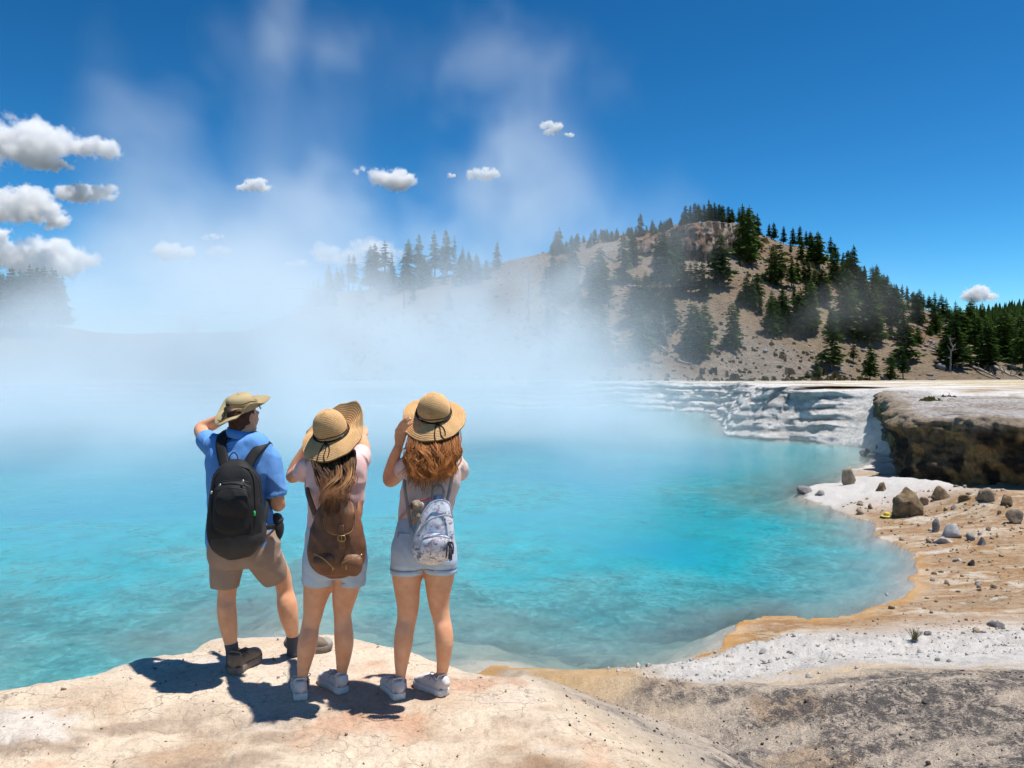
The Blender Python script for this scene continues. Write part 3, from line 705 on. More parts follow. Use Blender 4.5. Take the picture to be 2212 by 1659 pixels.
# ------------------------------------------------------------------ people: tools
def fuse(name, parts, voxel, smooth_it=6, wrinkle=0.0, wscale=9.0, seed=0, post=None):
    """join closed pieces into one continuous skin"""
    vs, fs, k = [], [], 0
    for V, F in parts:
        F = np.asarray(F)
        if F.shape[1] == 3: F = np.hstack((F, F[:, 2:3]))
        vs.append(V); fs.append(F + k); k += len(V)
    V = np.vstack(vs); F = np.vstack(fs)
    me = bpy.data.meshes.new('tmp'); me.from_pydata(V.tolist(), [], [list(dict.fromkeys(f)) for f in F.tolist()])
    o = bpy.data.objects.new('tmp', me); COL.objects.link(o)
    m = o.modifiers.new('r', 'REMESH'); m.mode = 'VOXEL'; m.voxel_size = voxel; m.use_smooth_shade = True
    s = o.modifiers.new('s', 'SMOOTH'); s.factor = 0.5; s.iterations = smooth_it
    dg = bpy.context.evaluated_depsgraph_get(); dg.update()
    out = bpy.data.meshes.new_from_object(o.evaluated_get(dg)); out.name = name
    bpy.data.objects.remove(o); bpy.data.meshes.remove(me)
    n = len(out.vertices); co = np.empty(n * 3, np.float32); out.vertices.foreach_get('co', co); co = co.reshape(-1, 3)
    if wrinkle or post:
        no = np.empty(n * 3, np.float32); out.vertices.foreach_get('normal', no); no = no.reshape(-1, 3)
        if wrinkle:
            f = fbm(co[:, 0] * wscale, co[:, 1] * wscale, co[:, 2] * wscale * 0.8, oct=3, seed=seed)
            g = 1 - np.abs(fbm(co[:, 0] * wscale * .7 + co[:, 2] * wscale * 0.6, co[:, 1] * wscale * .5, co[:, 2] * wscale * .35, oct=2, seed=seed + 9)) * 2.2
            co = co + no * (wrinkle * (0.5 * f + 0.6 * g))[:, None]
        if post: co = post(co, no)
        out.vertices.foreach_set('co', np.asarray(co, np.float32).ravel())
    out.polygons.foreach_set('use_smooth', np.ones(len(out.polygons), bool)); out.update()
    return out

def sweep(P, RU, RV, u0=None, n=20, cap=True, ex=2.0):
    """tube of elliptical (or squarish, ex > 2) section along P"""
    P = np.asarray(P, float); RU = np.asarray(RU, float); RV = np.asarray(RV, float)
    T = np.gradient(P, axis=0); T /= np.linalg.norm(T, axis=1)[:, None] + 1e-12
    if cap:
        k0, k1 = 0.5 * (RU[0] + RV[0]), 0.5 * (RU[-1] + RV[-1])
        P = np.vstack((P[0] - T[0] * k0 * .55, P[0] - T[0] * k0 * .4, P, P[-1] + T[-1] * k1 * .4, P[-1] + T[-1] * k1 * .55))
        RU = np.concatenate(([RU[0] * .08, RU[0] * .62], RU, [RU[-1] * .62, RU[-1] * .08])); RV = np.concatenate(([RV[0] * .08, RV[0] * .62], RV, [RV[-1] * .62, RV[-1] * .08]))
        T = np.vstack((T[0], T[0], T, T[-1], T[-1]))
    t0 = T[0]
    if u0 is None:
        ref = np.array((0, 1.0, 0)) if abs(t0[1]) < 0.8 else np.array((0, 0, 1.0))
        u = np.cross(ref, t0)
    else: u = np.asarray(u0, float)
    a = np.linspace(0, 2 * math.pi, n, endpoint=False)
    ca, sa = np.cos(a), np.sin(a)
    ca = np.sign(ca) * np.abs(ca) ** (2 / ex); sa = np.sign(sa) * np.abs(sa) ** (2 / ex)
    V = []
    for i in range(len(P)):
        u = u - T[i] * np.dot(u, T[i]); u /= np.linalg.norm(u) + 1e-12
        v = np.cross(T[i], u)
        V.append(P[i] + RU[i] * ca[:, None] * u + RV[i] * sa[:, None] * v)
    V = np.vstack(V); F = grid_faces(len(P), n, True)
    k = len(V); m = len(P)
    V = np.vstack((V, P[0], P[-1]))
    j = np.arange(n); j2 = (j + 1) % n
    F = np.vstack((F, np.stack((np.full(n, k), j2, j, j), 1), np.stack((np.full(n, k + 1), (m - 1) * n + j, (m - 1) * n + j2, (m - 1) * n + j2), 1)))
    return V, F

def plain(name, parts, smooth=True):
    vs, fs, k = [], [], 0
    for V, F in parts:
        vs.append(V); fs += [list(dict.fromkeys((np.asarray(f) + k).tolist())) for f in F]; k += len(V)
    me = bpy.data.meshes.new(name); me.from_pydata(np.vstack(vs).tolist(), [], fs); me.update()
    me.polygons.foreach_set('use_smooth', np.full(len(me.polygons), smooth, bool))
    return me

def smooth_path(P, n=6):
    return smooth_open(np.asarray(P, float), n)

class Fig:
    """a standing figure: points are given in photo pixels plus metres in front (+) or behind (-) of its plane"""
    def __init__(s, d0, base_px, name, label, cat, dy=0.0, full=False):
        s.d0 = d0
        s.base = np.zeros(3); s.base = s.q(*base_px, dy)
        if not full: s.base[2] = 0.0
        s.o = bpy.data.objects.new(name, None); COL.objects.link(s.o); s.o.location = tuple(s.base)
        s.o['label'] = label; s.o['category'] = cat
    def q(s, px, py, dy=0.0):
        d = s.d0 + dy
        return np.array(((px / 4 - 512) / FPX * d, d, CAMZ - (py / 4 - HOR) / FPX * d)) - s.base
    def m(s, dy=0.0): return (s.d0 + dy) / FPX / 4
    def limb(s, rings, n=20, u0=None, ex=2.0, sub=3, cap=True):
        """rings: (x left, x right, y, depth offset, depth/width ratio)"""
        A = []
        for xl, xr, y, dy, ra in rings:
            c = s.q((xl + xr) / 2, y, dy); w = abs(xr - xl) / 2 * s.m(dy); A.append((*c, w, w * ra))
        A = smooth_open(np.array(A), sub)
        return sweep(A[:, :3], A[:, 3], A[:, 4], u0, n, cap, ex)
    def arm(s, pts, sub=4, n=16, cap=True):
        """pts: (x, y, dy, radius m)"""
        A = smooth_open(np.array([(*s.q(x, y, dy), r) for x, y, dy, r in pts]), sub)
        return sweep(A[:, :3], A[:, 3], A[:, 3], None, n, cap)
    def part(s, name, me, mat, parent=None, **kw):
        return link(name, me, mat, parent=parent or s.o, **kw)

def ellip(c, r, rot=None, sub=3):
    V, F = ico(sub); V = V * np.asarray(r)
    if rot is not None: V = V @ np.array(rot.to_3x3()).T
    return V + np.asarray(c), F

def head_parts(c, yaw, pitch, s=1.0):
    """c: head centre; yaw: radians, 0 = looking away from the viewer, positive turns right"""
    R = Matrix.Rotation(-yaw, 4, 'Z') @ Matrix.Rotation(pitch, 4, 'X')
    def at(x, y, z): return np.array(c) + np.array(R @ Vector((x * s, y * s, z * s)))
    def e(x, y, z, rx, ry, rz, sub=3): return ellip(at(x, y, z), (rx * s, ry * s, rz * s), R, sub)
    return [e(0, -.012, .03, .076, .096, .088), e(0, .035, -.012, .062, .068, .085), e(0, .050, -.078, .042, .042, .036), e(0, .02, -.055, .058, .06, .045),
            e(0, .103, -.012, .013, .018, .026, 2), e(0, .112, -.028, .017, .015, .011, 2), e(.03, .078, .022, .028, .018, .010, 2), e(-.03, .078, .022, .028, .018, .010, 2),
            e(0, .092, -.058, .022, .010, .006, 2), e(0, .090, -.067, .020, .010, .006, 2),
            e(.078, -.008, -.005, .010, .024, .036, 2), e(-.078, -.008, -.005, .010, .024, .036, 2)], at, R

def hand_parts(w, k, fingers, palm_r, fr=0.0085, thumb=None):
    """w wrist, k knuckle-row centre, fingers: list of point lists from knuckle to tip"""
    out = [sweep(np.array((w, w * .5 + k * .5, k)), [palm_r * .72, palm_r, palm_r * 1.05], [palm_r * .42, palm_r * .42, palm_r * .36])]
    for f in fingers + ([thumb] if thumb is not None else []):
        f = smooth_path([np.asarray(p, float) for p in f], 4); r = np.linspace(fr, fr * .8, len(f))
        out.append(sweep(f, r, r, None, 10))
    return out

def skin_mat():
    t = NT('skin')
    c = t.ramp(t.noise(14, 5, 0.6), [(0.3, (0.67, 0.30, 0.155)), (0.7, (0.80, 0.42, 0.245))])
    t.bsdf(c, 0.5, t.bump(t.noise(260, 3, 0.6), 0.15, 0.001), 0.35, Subsurface_Weight=0.06, Subsurface_Radius=(0.02, 0.008, 0.004), Subsurface_Scale=0.5)
    return t.m
SKIN = skin_mat()
def cloth(name, color, weave=900, var=0.10, rough=0.85, bump=0.25, sheen=0.0):
    t = NT(name)
    c = t.ramp(t.noise(7, 6, 0.65), [(0.3, tuple(v * (1 - var) for v in color)), (0.7, tuple(min(1, v * (1 + var)) for v in color))])
    w = t.noise(weave, 2, 0.5)
    c = t.mixc(1.0, c, t.ramp(w, [(0.35, 0.88), (0.65, 1.08)]), 'MULTIPLY')
    t.bsdf(c, rough, t.bump(t.math('ADD', t.noise(45, 4, 0.6), t.math('MULTIPLY', w, .3)), bump, 0.003), 0.15, Sheen_Weight=sheen)
    return t.m
M_BLUE = cloth('blue_polo', (0.135, 0.325, 0.70)); M_SHORTS = cloth('khaki_shorts', (0.35, 0.25, 0.19)); M_PINK = cloth('pink_tee', (0.83, 0.545, 0.525)); M_PEACH = cloth('peach_blouse', (0.82, 0.62, 0.55))
M_DENIM = cloth('light_denim', (0.47, 0.55, 0.65), 500, 0.16, 0.9, 0.4); M_SEAM = cloth('denim_seam', (0.16, 0.22, 0.34)); M_BLACK = cloth('black_nylon', (0.024, 0.024, 0.025), 700, 0.3, 0.6, 0.35)
M_DGREY = cloth('charcoal_nylon', (0.050, 0.046, 0.044), 700, 0.3, 0.6); M_SOCK = cloth('grey_sock', (0.085, 0.082, 0.10), 400, .2); M_RED = cloth('red_sock', (0.42, 0.04, 0.035)); M_LAV = cloth('lavender_sock', (0.42, 0.36, 0.42))
M_SHOEB = cloth('brown_shoe', (0.20, 0.155, 0.115), 300, .2); M_SHOEG = cloth('grey_shoe_toe', (0.33, 0.32, 0.28), 300, .15); M_SOLEB = simple_mat('brown_sole', (0.20, 0.16, 0.13), .9, .2, 40); M_SHOEW = cloth('white_canvas', (0.62, 0.575, 0.555), 500, .1); M_SOLEW = simple_mat('white_sole', (0.66, 0.62, 0.585), .7, .12, 40)
M_LACE = cloth('lace', (0.36, 0.29, 0.27)); M_LACED = cloth('dark_lace', (0.06, 0.05, 0.045)); M_STEEL = simple_mat('zip_metal', (0.55, 0.53, 0.50), .3, .1, 60, metallic=1.0); M_BRASS = simple_mat('brass', (0.50, 0.34, 0.14), .35, .15, 60, metallic=1.0)

def leather():
    t = NT('brown_leather')
    c = t.ramp(t.noise(9, 6, 0.65), [(0.28, (0.085, 0.032, 0.014)), (0.72, (0.235, 0.098, 0.042))])
    t.bsdf(c, t.ramp(t.noise(20, 4, .6), [(0.3, 0.38), (0.7, 0.62)]), t.bump(t.math('ADD', t.noise(60, 5, .65), t.math('MULTIPLY', t.noise(350, 2, .5), .4)), .35, .004), .45)
    return t.m
M_LEATHER = leather(); M_STITCH = cloth('pale_stitching', (0.42, 0.24, 0.12)); M_STRAPT = cloth('beige_strap', (0.36, 0.29, 0.245), 300)
def straw(name, c0, c1):
    t = NT(name)
    w = t.n('TexWave'); w.inputs['Scale'].default_value = 60; w.inputs['Distortion'].default_value = 6; w.inputs['Detail'].default_value = 3; t.set(w.inputs['Vector'], t.obj())
    c = t.ramp(t.math('ADD', t.math('MULTIPLY', t.noise(130, 4, .7), .65), t.math('MULTIPLY', t.noise(14, 3, .6), .35)), [(0.32, c0), (0.66, c1)])
    c = t.mixc(t.math('MULTIPLY', t.attr('gr', 'Fac'), 0.75), c, tuple(v * 0.45 for v in c0))
    t.bsdf(c, 0.7, t.bump(t.math('ADD', t.noise(420, 3, .7), t.math('MULTIPLY', w.outputs[0], .5)), .6, .0025), .3)
    return t.m
M_STRAW = straw('straw_braid', (0.47, 0.255, 0.095), (0.85, 0.55, 0.27)); M_BAND = cloth('dark_ribbon', (0.030, 0.017, 0.013), 300, .3, .6); M_HATK = cloth('khaki_cotton', (0.44, 0.345, 0.19), 600, .12); M_HATKD = cloth('khaki_cord', (0.24, 0.17, 0.085), 600)

def interp_ang(th, table):
    a = np.array([p[0] for p in table], float); v = np.array([p[1] for p in table], float)
    a = np.concatenate((a - 360, a, a + 360)); v = np.tile(v, 3); o = np.argsort(a); a, v = a[o], v[o]
    # smooth periodic interpolation
    t = np.mod(th, 360); i = np.searchsorted(a, t, side='right') - 1
    i = np.clip(i, 1, len(a) - 3); f = (t - a[i]) / (a[i + 1] - a[i]); f = f * f * (3 - 2 * f)
    return v[i] * (1 - f) + v[i + 1] * f

def hat(fig, c, phi, roll, crown_r, crown_h, Rt, Dt, ridge, mat, parent=None, flat=0.0, under=0.006):
    """crown and brim round an axis that leans back by phi; Rt/Dt: brim radius and droop by angle (0 = right, 90 = away, 270 = towards viewer)"""
    c = np.asarray(c)
    a = np.array((math.sin(roll), -math.sin(phi), math.cos(phi))); a /= np.linalg.norm(a)
    e1 = np.array((1.0, 0, 0)); e1 = e1 - a * e1.dot(a); e1 /= np.linalg.norm(e1); e2 = np.cross(a, e1)
    N = 120; th = np.linspace(0, 360, N, endpoint=False); ct, st = np.cos(np.radians(th)), np.sin(np.radians(th))
    rad = ct[:, None] * e1 + st[:, None] * e2
    rows = []
    K = 96
    for k in range(K):                                     # crown, apex down to base
        s = (k + 0.3) / K * (math.pi / 2)
        if flat: rr = crown_r * min(1, (math.sin(s) ** 0.55)); zz = crown_h * (math.cos(s) ** (0.30 + flat * 0.2))
        else: rr = crown_r * math.sin(s) ** 0.92 * (1 + 0.05 * math.sin(2 * s)); zz = crown_h * math.cos(s) ** 0.85
        sp = k + th / 360.0
        w = ridge * np.abs(np.sin(math.pi * sp * 0.18)) if ridge else 0.0
        rows.append(c + rad * np.reshape(rr + w * math.sin(s), (-1, 1)) + a * np.reshape(zz + w * math.cos(s), (-1, 1)))
    Rb = interp_ang(th, Rt); Db = interp_ang(th, Dt)
    J = 66
    def brim(off):
        out = []
        for j in range(J + 1):
            f = j / J
            r_ = crown_r + (Rb - crown_r) * f; dz = -Db * f ** 1.5
            w = ridge * np.abs(np.sin(math.pi * f * 11)) if ridge else 0.0
            out.append(c + rad * r_[:, None] + a * np.reshape(dz + w - off, (-1, 1)))
        return out
    up = brim(0.0); lo = brim(under)[::-1]
    Vc = np.vstack(rows); Fc = grid_faces(len(rows), N, True)
    Vc = np.vstack((Vc, c + a * (crown_h * 1.002 + ridge))); k = len(Vc) - 1
    j = np.arange(N); Fc = np.vstack((Fc, np.stack((np.full(N, k), j, (j + 1) % N, (j + 1) % N), 1)))
    Vb = np.vstack(up + lo); Fb = grid_faces(2 * (J + 1), N, True)
    mc, mb = plain('hat', [(Vc, Fc)]), plain('brim', [(Vb, Fb)])
    if ridge:
        ks = (np.arange(K)[:, None] + th[None, :] / 360.0); g = np.abs(np.sin(math.pi * ks * 0.18)); set_f(mc, 'gr', np.append(np.clip(1 - g * 2.2, 0, 1).ravel(), 0))
        gb = np.clip(1 - 2.2 * np.abs(np.sin(math.pi * np.arange(J + 1) / J * 11)), 0, 1); gb = np.repeat(gb, N); set_f(mb, 'gr', np.concatenate((gb, gb[::-1])))
    o = fig.part('hat', mc, mat)
    fig.part('brim', mb, mat, parent=o)
    return o, a, e1, e2, rad, c

def ribbon(P, w, th, up=None, n=4, sub=6, taper=None):
    """flat strap along P; up: vectors across its face"""
    A = smooth_open(np.asarray(P, float), sub)
    T = np.gradient(A, axis=0); T /= np.linalg.norm(T, axis=1)[:, None]
    V = []
    for i in range(len(A)):
        nn = np.asarray(up if up is not None else (0, -1, 0), float); nn = nn - T[i] * nn.dot(T[i]); nn /= np.linalg.norm(nn) + 1e-9
        s = np.cross(T[i], nn); ww = w * (taper[0] + (taper[1] - taper[0]) * i / (len(A) - 1)) if taper else w
        for a, b in ((-.5, -.5), (-.5, .5), (-.3, .8), (.3, .8), (.5, .5), (.5, -.5)): V.append(A[i] + s * a * ww + nn * b * th)
    F = grid_faces(len(A), 6, True).tolist()
    m = len(A); F.append([5, 4, 3, 2, 1, 0]); F.append([(m - 1) * 6 + k for k in range(6)])
    return np.array(V), F
def cord(P, r, sub=5, sides=7):
    A = smooth_open(np.asarray(P, float), sub); return sweep(A, np.full(len(A), r), np.full(len(A), r), None, sides, True)

def shoe(fig, px, py, dy, yaw, L, W, upper, sole, lace, toe=None, h=1.0, bow=1):
    """heel-bottom at px,py; yaw: radians to the right of straight ahead"""
    o0 = fig.q(px, py, dy); 
    f = np.array((math.sin(yaw), math.cos(yaw), 0)); r = np.array((math.cos(yaw), -math.sin(yaw), 0)); z = np.array((0, 0, 1.0))
    gz = h_at(*(o0 + fig.base)[:2]) - fig.base[2]; o0[2] = gz + 0.002
    pos = lambda a, b, c: o0 + f * a * L + r * b + z * c
    st = [0.0, .03, .09, .18, .30, .42, .55, .68, .80, .90, .97, 1.0]
    hw = [.24, .31, .36, .365, .35, .36, .42, .49, .49, .42, .28, .12]
    sp = []; n = 24; a = np.linspace(0, 2 * math.pi, n, endpoint=False)
    def slab(z0, z1, grow):
        outl = []
        for s_, w_ in zip(st, hw): outl.append((s_, w_ * W + grow))
        left = [(s_, -w_) for s_, w_ in outl]; right = [(s_, w_) for s_, w_ in outl[::-1]]
        loop = left + right; m = len(loop); V = []
        for zz, g in ((z0, .94), (z0 + .004, 1.0), (z1 - .003, 1.0), (z1, .96)):
            for s_, w_ in loop: V.append(pos(.5 + (s_ - .5) * (1 + (g - 1) * .3), w_ * g, zz + 0.012 * max(0, s_ - .8) / .2))
        F = grid_faces(4, m, True).tolist(); F.append(list(range(m))[::-1]); F.append([3 * m + k for k in range(m)])
        return np.array(V), F
    so_me = plain('sole', [slab(0.0, 0.030 * h, 0.004)]); 
    tp = [.070, .086, .086, .066, .068, .078, .074, .062, .052, .044, .036, .028]
    P, RU, RV = [], [], []
    for s_, w_, t_ in zip(st, hw, tp):
        t_ = t_ * h; c = (0.018 + t_) / 2 + 0.004; P.append(pos(.012 + s_ * .976, 0, c)); RU.append(max(.012, w_ * W)); RV.append(max(.008, (t_ - 0.012) / 2))
    up = sweep(np.array(P), RU, RV, r, 22, True, 2.8)
    upm = fuse('upper', [up], 0.004, 3)
    so = link('shoe', upm, upper, parent=fig.o)
    link('sole', so_me, sole, parent=so)
    # collar, laces
    cl = []
    for k in range(25):
        aa = 2 * math.pi * k / 24; cl.append(pos(.17 + .125 * math.cos(aa), .030 * math.sin(aa) * W / .1, (.082 + .012 * (math.cos(aa) < -.3) + .004 * math.cos(2 * aa)) * h))
    link('collar', plain('collar', [cord(cl, .006, 1, 7)]), upper, parent=so)
    lp = []
    for k in range(4):
        s_ = .34 + .075 * k; zz = (.080 - .005 * k) * h
        lp.append(cord([pos(s_, -.026, zz - .008), pos(s_ + .01, 0, zz + .003), pos(s_, .026, zz - .008)], .0028, 4, 6))
    if bow:
        b0 = pos(.33, 0, .086 * h)
        for sd in (-1, 1):
            lp.append(cord([b0, b0 + r * sd * .03 + z * .016, b0 + r * sd * .055 + z * .012 - f * .01, b0 + r * sd * .045 - z * .004, b0], .0026, 5, 6))
            lp.append(cord([b0, b0 + r * sd * .03 - z * .006, b0 + r * sd * .052 - z * .026], .0024, 4, 6))
    link('lace', plain('lace', lp), lace, parent=so)
    if toe is not None:
        V, F = ellip(pos(.86, 0, .034 * h), (.44 * W, .15 * L, .026 * h), Matrix.Rotation(-yaw, 4, 'Z'), 3)
        link('toe_cap', plain('toe_cap', [(V, F)]), toe, parent=so)
    return so

def hair_obj(fig, strands, mat, name='hair'):
    """strands: list of (path, radius, shade)"""
    Vs, Fs, Cs, k = [], [], [], 0
    for P, r, shd in strands:
        n = len(P); T = np.gradient(P, axis=0); T /= np.linalg.norm(T, axis=1)[:, None] + 1e-9
        u = np.cross(T, np.array((0.2, 1, 0.1))); u /= np.linalg.norm(u, axis=1)[:, None] + 1e-9; v = np.cross(T, u)
        t = np.linspace(0, 1, n); rr = r * np.clip(np.minimum(0.5 + 3 * t, (1.02 - t) * 2.2), 0.12, 1)
        for a in (0, 1.5708, 3.14159, 4.712): Vs.append(P + rr[:, None] * (math.cos(a) * u * 1.6 + math.sin(a) * v * .7))
        i = np.arange(n - 1)
        for s in range(4):
            s2 = (s + 1) % 4; Fs.append(np.stack((k + s * n + i, k + s2 * n + i, k + s2 * n + i + 1, k + s * n + i + 1), 1))
        Cs.append(np.tile((np.asarray(shd)[None, :] * (0.75 + 0.5 * t[:, None])), (4, 1))); k += 4 * n
    me = mesh_np(name, np.vstack(Vs), np.vstack(Fs)); set_col(me, 'col', np.clip(np.vstack(Cs), 0, 1))
    return fig.part(name, me, mat)
t = NT('hair'); c_ = t.attr('col'); t.bsdf(c_, 0.5, None, 0.3); M_HAIR = t.m
M_HAIRS = simple_mat('short_brown_hair', (0.075, 0.028, 0.012), .6, .4, 60, .8, .003)
def shrink(rings, k): return [((a + b) / 2 - (b - a) / 2 * k, (a + b) / 2 + (b - a) / 2 * k, y, dy, ra * 0.96) for a, b, y, dy, ra in rings]

# ------------------------------------------------------------------ man in the blue shirt
man = Fig(4.95, (985, 2690), 'person', 'person in blue polo and khaki shorts shading the eyes, black backpack on', 'person')
sh = [(905,1015,1745,0,.75),(862,1068,1765,.0,.62),(838,1092,1800,-.01,.55),(826,1092,1850,-.02,.56),(828,1080,1910,-.02,.58),(836,1072,1980,-.01,.60),(832,1082,2050,0,.62),(828,1098,2110,0,.64),(829,1108,2155,0,.64),(832,1102,2190,0,.62)]
hp, hat_at, HR = head_parts(man.q(974, 1668, .02), math.radians(27), math.radians(3))
lg_l = [(846,985,2200,0,.9),(858,966,2270,0,.95),(878,955,2310,.01,1.0),(874,948,2346,.01,1.0),(870,942,2400,0,1.05),(869,944,2440,-.012,1.12),(878,949,2500,-.012,1.05),(892,949,2550,0,1),(902,948,2585,.0,1.05),(908,954,2620,.0,1.15),(908,960,2665,.01,1.3)]
lg_r = [(975,1112,2200,.02,.9),(1030,1142,2255,.09,.95),(1082,1160,2295,.14,1),(1098,1167,2330,.16,1),(1107,1172,2365,.17,1.02),(1108,1186,2410,.165,1.1),(1117,1192,2460,.175,1.08),(1136,1194,2510,.21,1),(1149,1194,2545,.24,1.05),(1152,1196,2580,.26,1.2),(1152,1202,2602,.28,1.3)]
arm_r = [(1070,1810,0,.05),(1092,1880,0,.049),(1104,1970,-.01,.046),(1110,2005,-.005,.046),(1112,2018,.04,.045),(1098,2002,.15,.040),(1080,1978,.26,.030)]
arm_l = [(868,1795,.0,.052),(830,1762,.12,.05),(806,1727,.24,.046),(810,1712,.275,.045),(838,1700,.27,.045),(880,1680,.235,.038),(915,1664,.2,.029)]
hw, hk = man.q(915, 1664, .2), man.q(952, 1652, .175)
hl = hand_parts(hw, hk, [[hk + np.array((0, 0, o)), man.q(985, 1645 - o * 500, .155), man.q(1010, 1648 - o * 500, .15)] for o in (-.026, -.008, .010, .028)], .040, thumb=[hw * .6 + hk * .4, man.q(945, 1672, .18), man.q(965, 1676, .175)])
hw, hk = man.q(1080, 1978, .26), man.q(1060, 1960, .32)
hr = hand_parts(hw, hk, [[hk + np.array((0, 0, o)), man.q(1040, 1960 - o * 400, .35), man.q(1025, 1972 - o * 400, .33)] for o in (-.026, -.008, .010, .028)], .040, thumb=[hw * .6 + hk * .4, man.q(1058, 1945, .3), man.q(1040, 1940, .32)])
pelvis = man.limb([(850,1090,2120,0,.6),(845,1100,2170,0,.62),(850,1095,2215,0,.6),(880,1060,2240,0,.5)])
body = fuse('body', hp + hl + hr + [man.limb(shrink(sh, .93)), man.arm([(958,1790,0,.062),(962,1745,0,.058),(970,1705,.01,.058)]), man.limb(lg_l), man.limb(lg_r), man.arm(arm_r), man.arm(arm_l), pelvis], .0065, 5)
man.part('body', body, SKIN)
# short hair under the hat
hh = fuse('hair', [ellip(hat_at(0, -.026, .012), (.079, .088, .075), HR), ellip(hat_at(0, -.055, -.045), (.056, .045, .045), HR), ellip(hat_at(.068, -.005, .03), (.012, .03, .03), HR, 2), ellip(hat_at(-.068, -.005, .03), (.012, .03, .03), HR, 2)], .005, 3, .004, 60, 3)
man.part('hair', hh, M_HAIRS)
for sx in (-1, 1): man.part('eye', plain('eye', [ellip(hat_at(.031 * sx, .078, .005), (.011, .011, .009), HR, 2)]), simple_mat('eye_dark', (0.03, 0.025, 0.02), .2, .1))
sl_r = [(1052,1800,0,.060),(1080,1850,0,.066),(1093,1910,-.01,.068),(1101,1984,-.01,.066)]
sl_l = [(880,1800,0,.07),(850,1782,.06,.066),(824,1754,.17,.060)]
shirt = fuse('polo_shirt', [man.limb(sh, ex=2.2, cap=False, n=32), man.arm(sl_r, cap=False), man.arm(sl_l, cap=False), man.arm([(1094,1966,-.01,.071),(1101,1984,-.01,.071)], cap=False), man.arm([(858,1792,.02,.075),(900,1775,.0,.075)])], .006, 3, .0150, 10, 21)
so_ = man.part('polo_shirt', shirt, M_BLUE)
# collar
c0 = man.q(960, 1742, .0); aa = np.linspace(0, 2 * math.pi, 56, endpoint=False); rows = []
for r_, z_ in ((.060, .020), (.064, .036), (.069, .038), (.080, .012), (.090, -.010), (.086, -.014)):
    tilt = 0.18 * np.cos(aa) * 0 - 0.03 * np.cos(aa) * (1 if True else 0)
    rows.append(np.stack((c0[0] + r_ * 1.06 * np.cos(aa), c0[1] + r_ * np.sin(aa), c0[2] + z_ + tilt * 0.55 + 0 * aa), 1))
man.part('collar', plain('collar', [(np.vstack(rows), grid_faces(len(rows), 56, True))]), M_BLUE, parent=so_)
shorts = fuse('shorts', [man.limb([(836,1104,2110,0,.62),(832,1112,2160,0,.64),(833,1118,2205,0,.64),(840,1118,2245,.01,.58)], ex=2.3, cap=False, n=32),
    man.limb([(836,992,2225,0,.80),(836,976,2265,0,.82),(838,963,2305,0,.85),(844,954,2346,0,.9)], cap=False, n=28), man.limb([(975,1126,2220,.01,.8),(1000,1136,2258,.06,.85),(1026,1145,2288,.10,.9),(1048,1150,2312,.125,.95)], cap=False, n=28)], .006, 3, .0125, 9, 33)
so_ = man.part('shorts', shorts, M_SHORTS)
for rg in ([(842,957,2330,0,.88),(843,956,2346,0,.9)], [(1036,1149,2298,.115,.93),(1049,1152,2313,.127,.95)]): man.part('hem', plain('hem', [man.limb(rg, cap=False, n=30, sub=1)]), M_SHORTS, parent=so_)
for rg, nm in (([(898,950,2572,.0,1.08),(904,953,2600,.0,1.12),(906,958,2630,.0,1.2),(904,962,2665,.01,1.3)], 0), ([(1146,1196,2538,.235,1.08),(1149,1197,2562,.25,1.15),(1149,1200,2590,.27,1.25),(1148,1204,2606,.28,1.3)], 1)):
    man.part('sock', fuse('sock', [man.limb(rg, cap=False)], .004, 2, .0015, 60), M_SOCK)
shoe(man, 930, 2705, -.075, math.radians(12), .29, .118, M_SHOEB, M_SOLEB, M_LACED, M_SHOEG, 1.42)
shoe(man, 1152, 2620, .284, math.radians(64), .29, .118, M_SHOEB, M_SOLEB, M_LACED, M_SHOEG, 1.36, bow=0)
# bush hat
ho, ax_, e1, e2, rad_, hc = hat(man, man.q(967, 1634, .02), math.radians(20), -.16, .087, .094, [(0,.165),(45,.190),(90,.16),(135,.15),(180,.165),(225,.178),(270,.155),(315,.145)],
    [(0,-.025),(45,-.012),(90,-.02),(135,-.055),(180,.012),(225,.036),(270,.004),(315,-.060)], 0.0, M_HATK, flat=1.0)
th = np.radians(np.linspace(0, 360, 61)); man.part('hat_band', plain('hat_band', [ribbon([hc + (math.cos(a) * e1 + math.sin(a) * e2) * .090 + ax_ * .022 for a in th], .028, .004, ax_, sub=1)]), M_HATKD, parent=ho)
pth = lambda a, r_, z_: hc + (math.cos(math.radians(a)) * e1 + math.sin(math.radians(a)) * e2) * r_ + ax_ * z_
man.part('chin_cord', plain('chin_cord', [cord([pth(240, .092, .060), pth(232, .105, .03), pth(228, .125, .0), pth(226, .15, -.02), pth(224, .162, -.012)], .0045), cord([pth(236, .090, .064), pth(240, .112, .02), pth(238, .14, -.012), pth(230, .158, -.02)], .0035),
    cord([pth(240, .088, .068), pth(270, .090, .066), pth(300, .092, .055), pth(325, .12, .06), pth(335, .145, .045), pth(338, .150, .0)], .0042)]), M_HATKD, parent=ho)
V, F = ellip(pth(242, .092, .066), (.012, .012, .009), None, 2); man.part('cord_lock', plain('cord_lock', [(V, F)]), M_BLACK, parent=ho)
V, F = ellip(pth(330, .128, .052), (.006, .004, .006), None, 2); man.part('snap_button', plain('snap_button', [(V, F)]), M_STEEL, parent=ho)

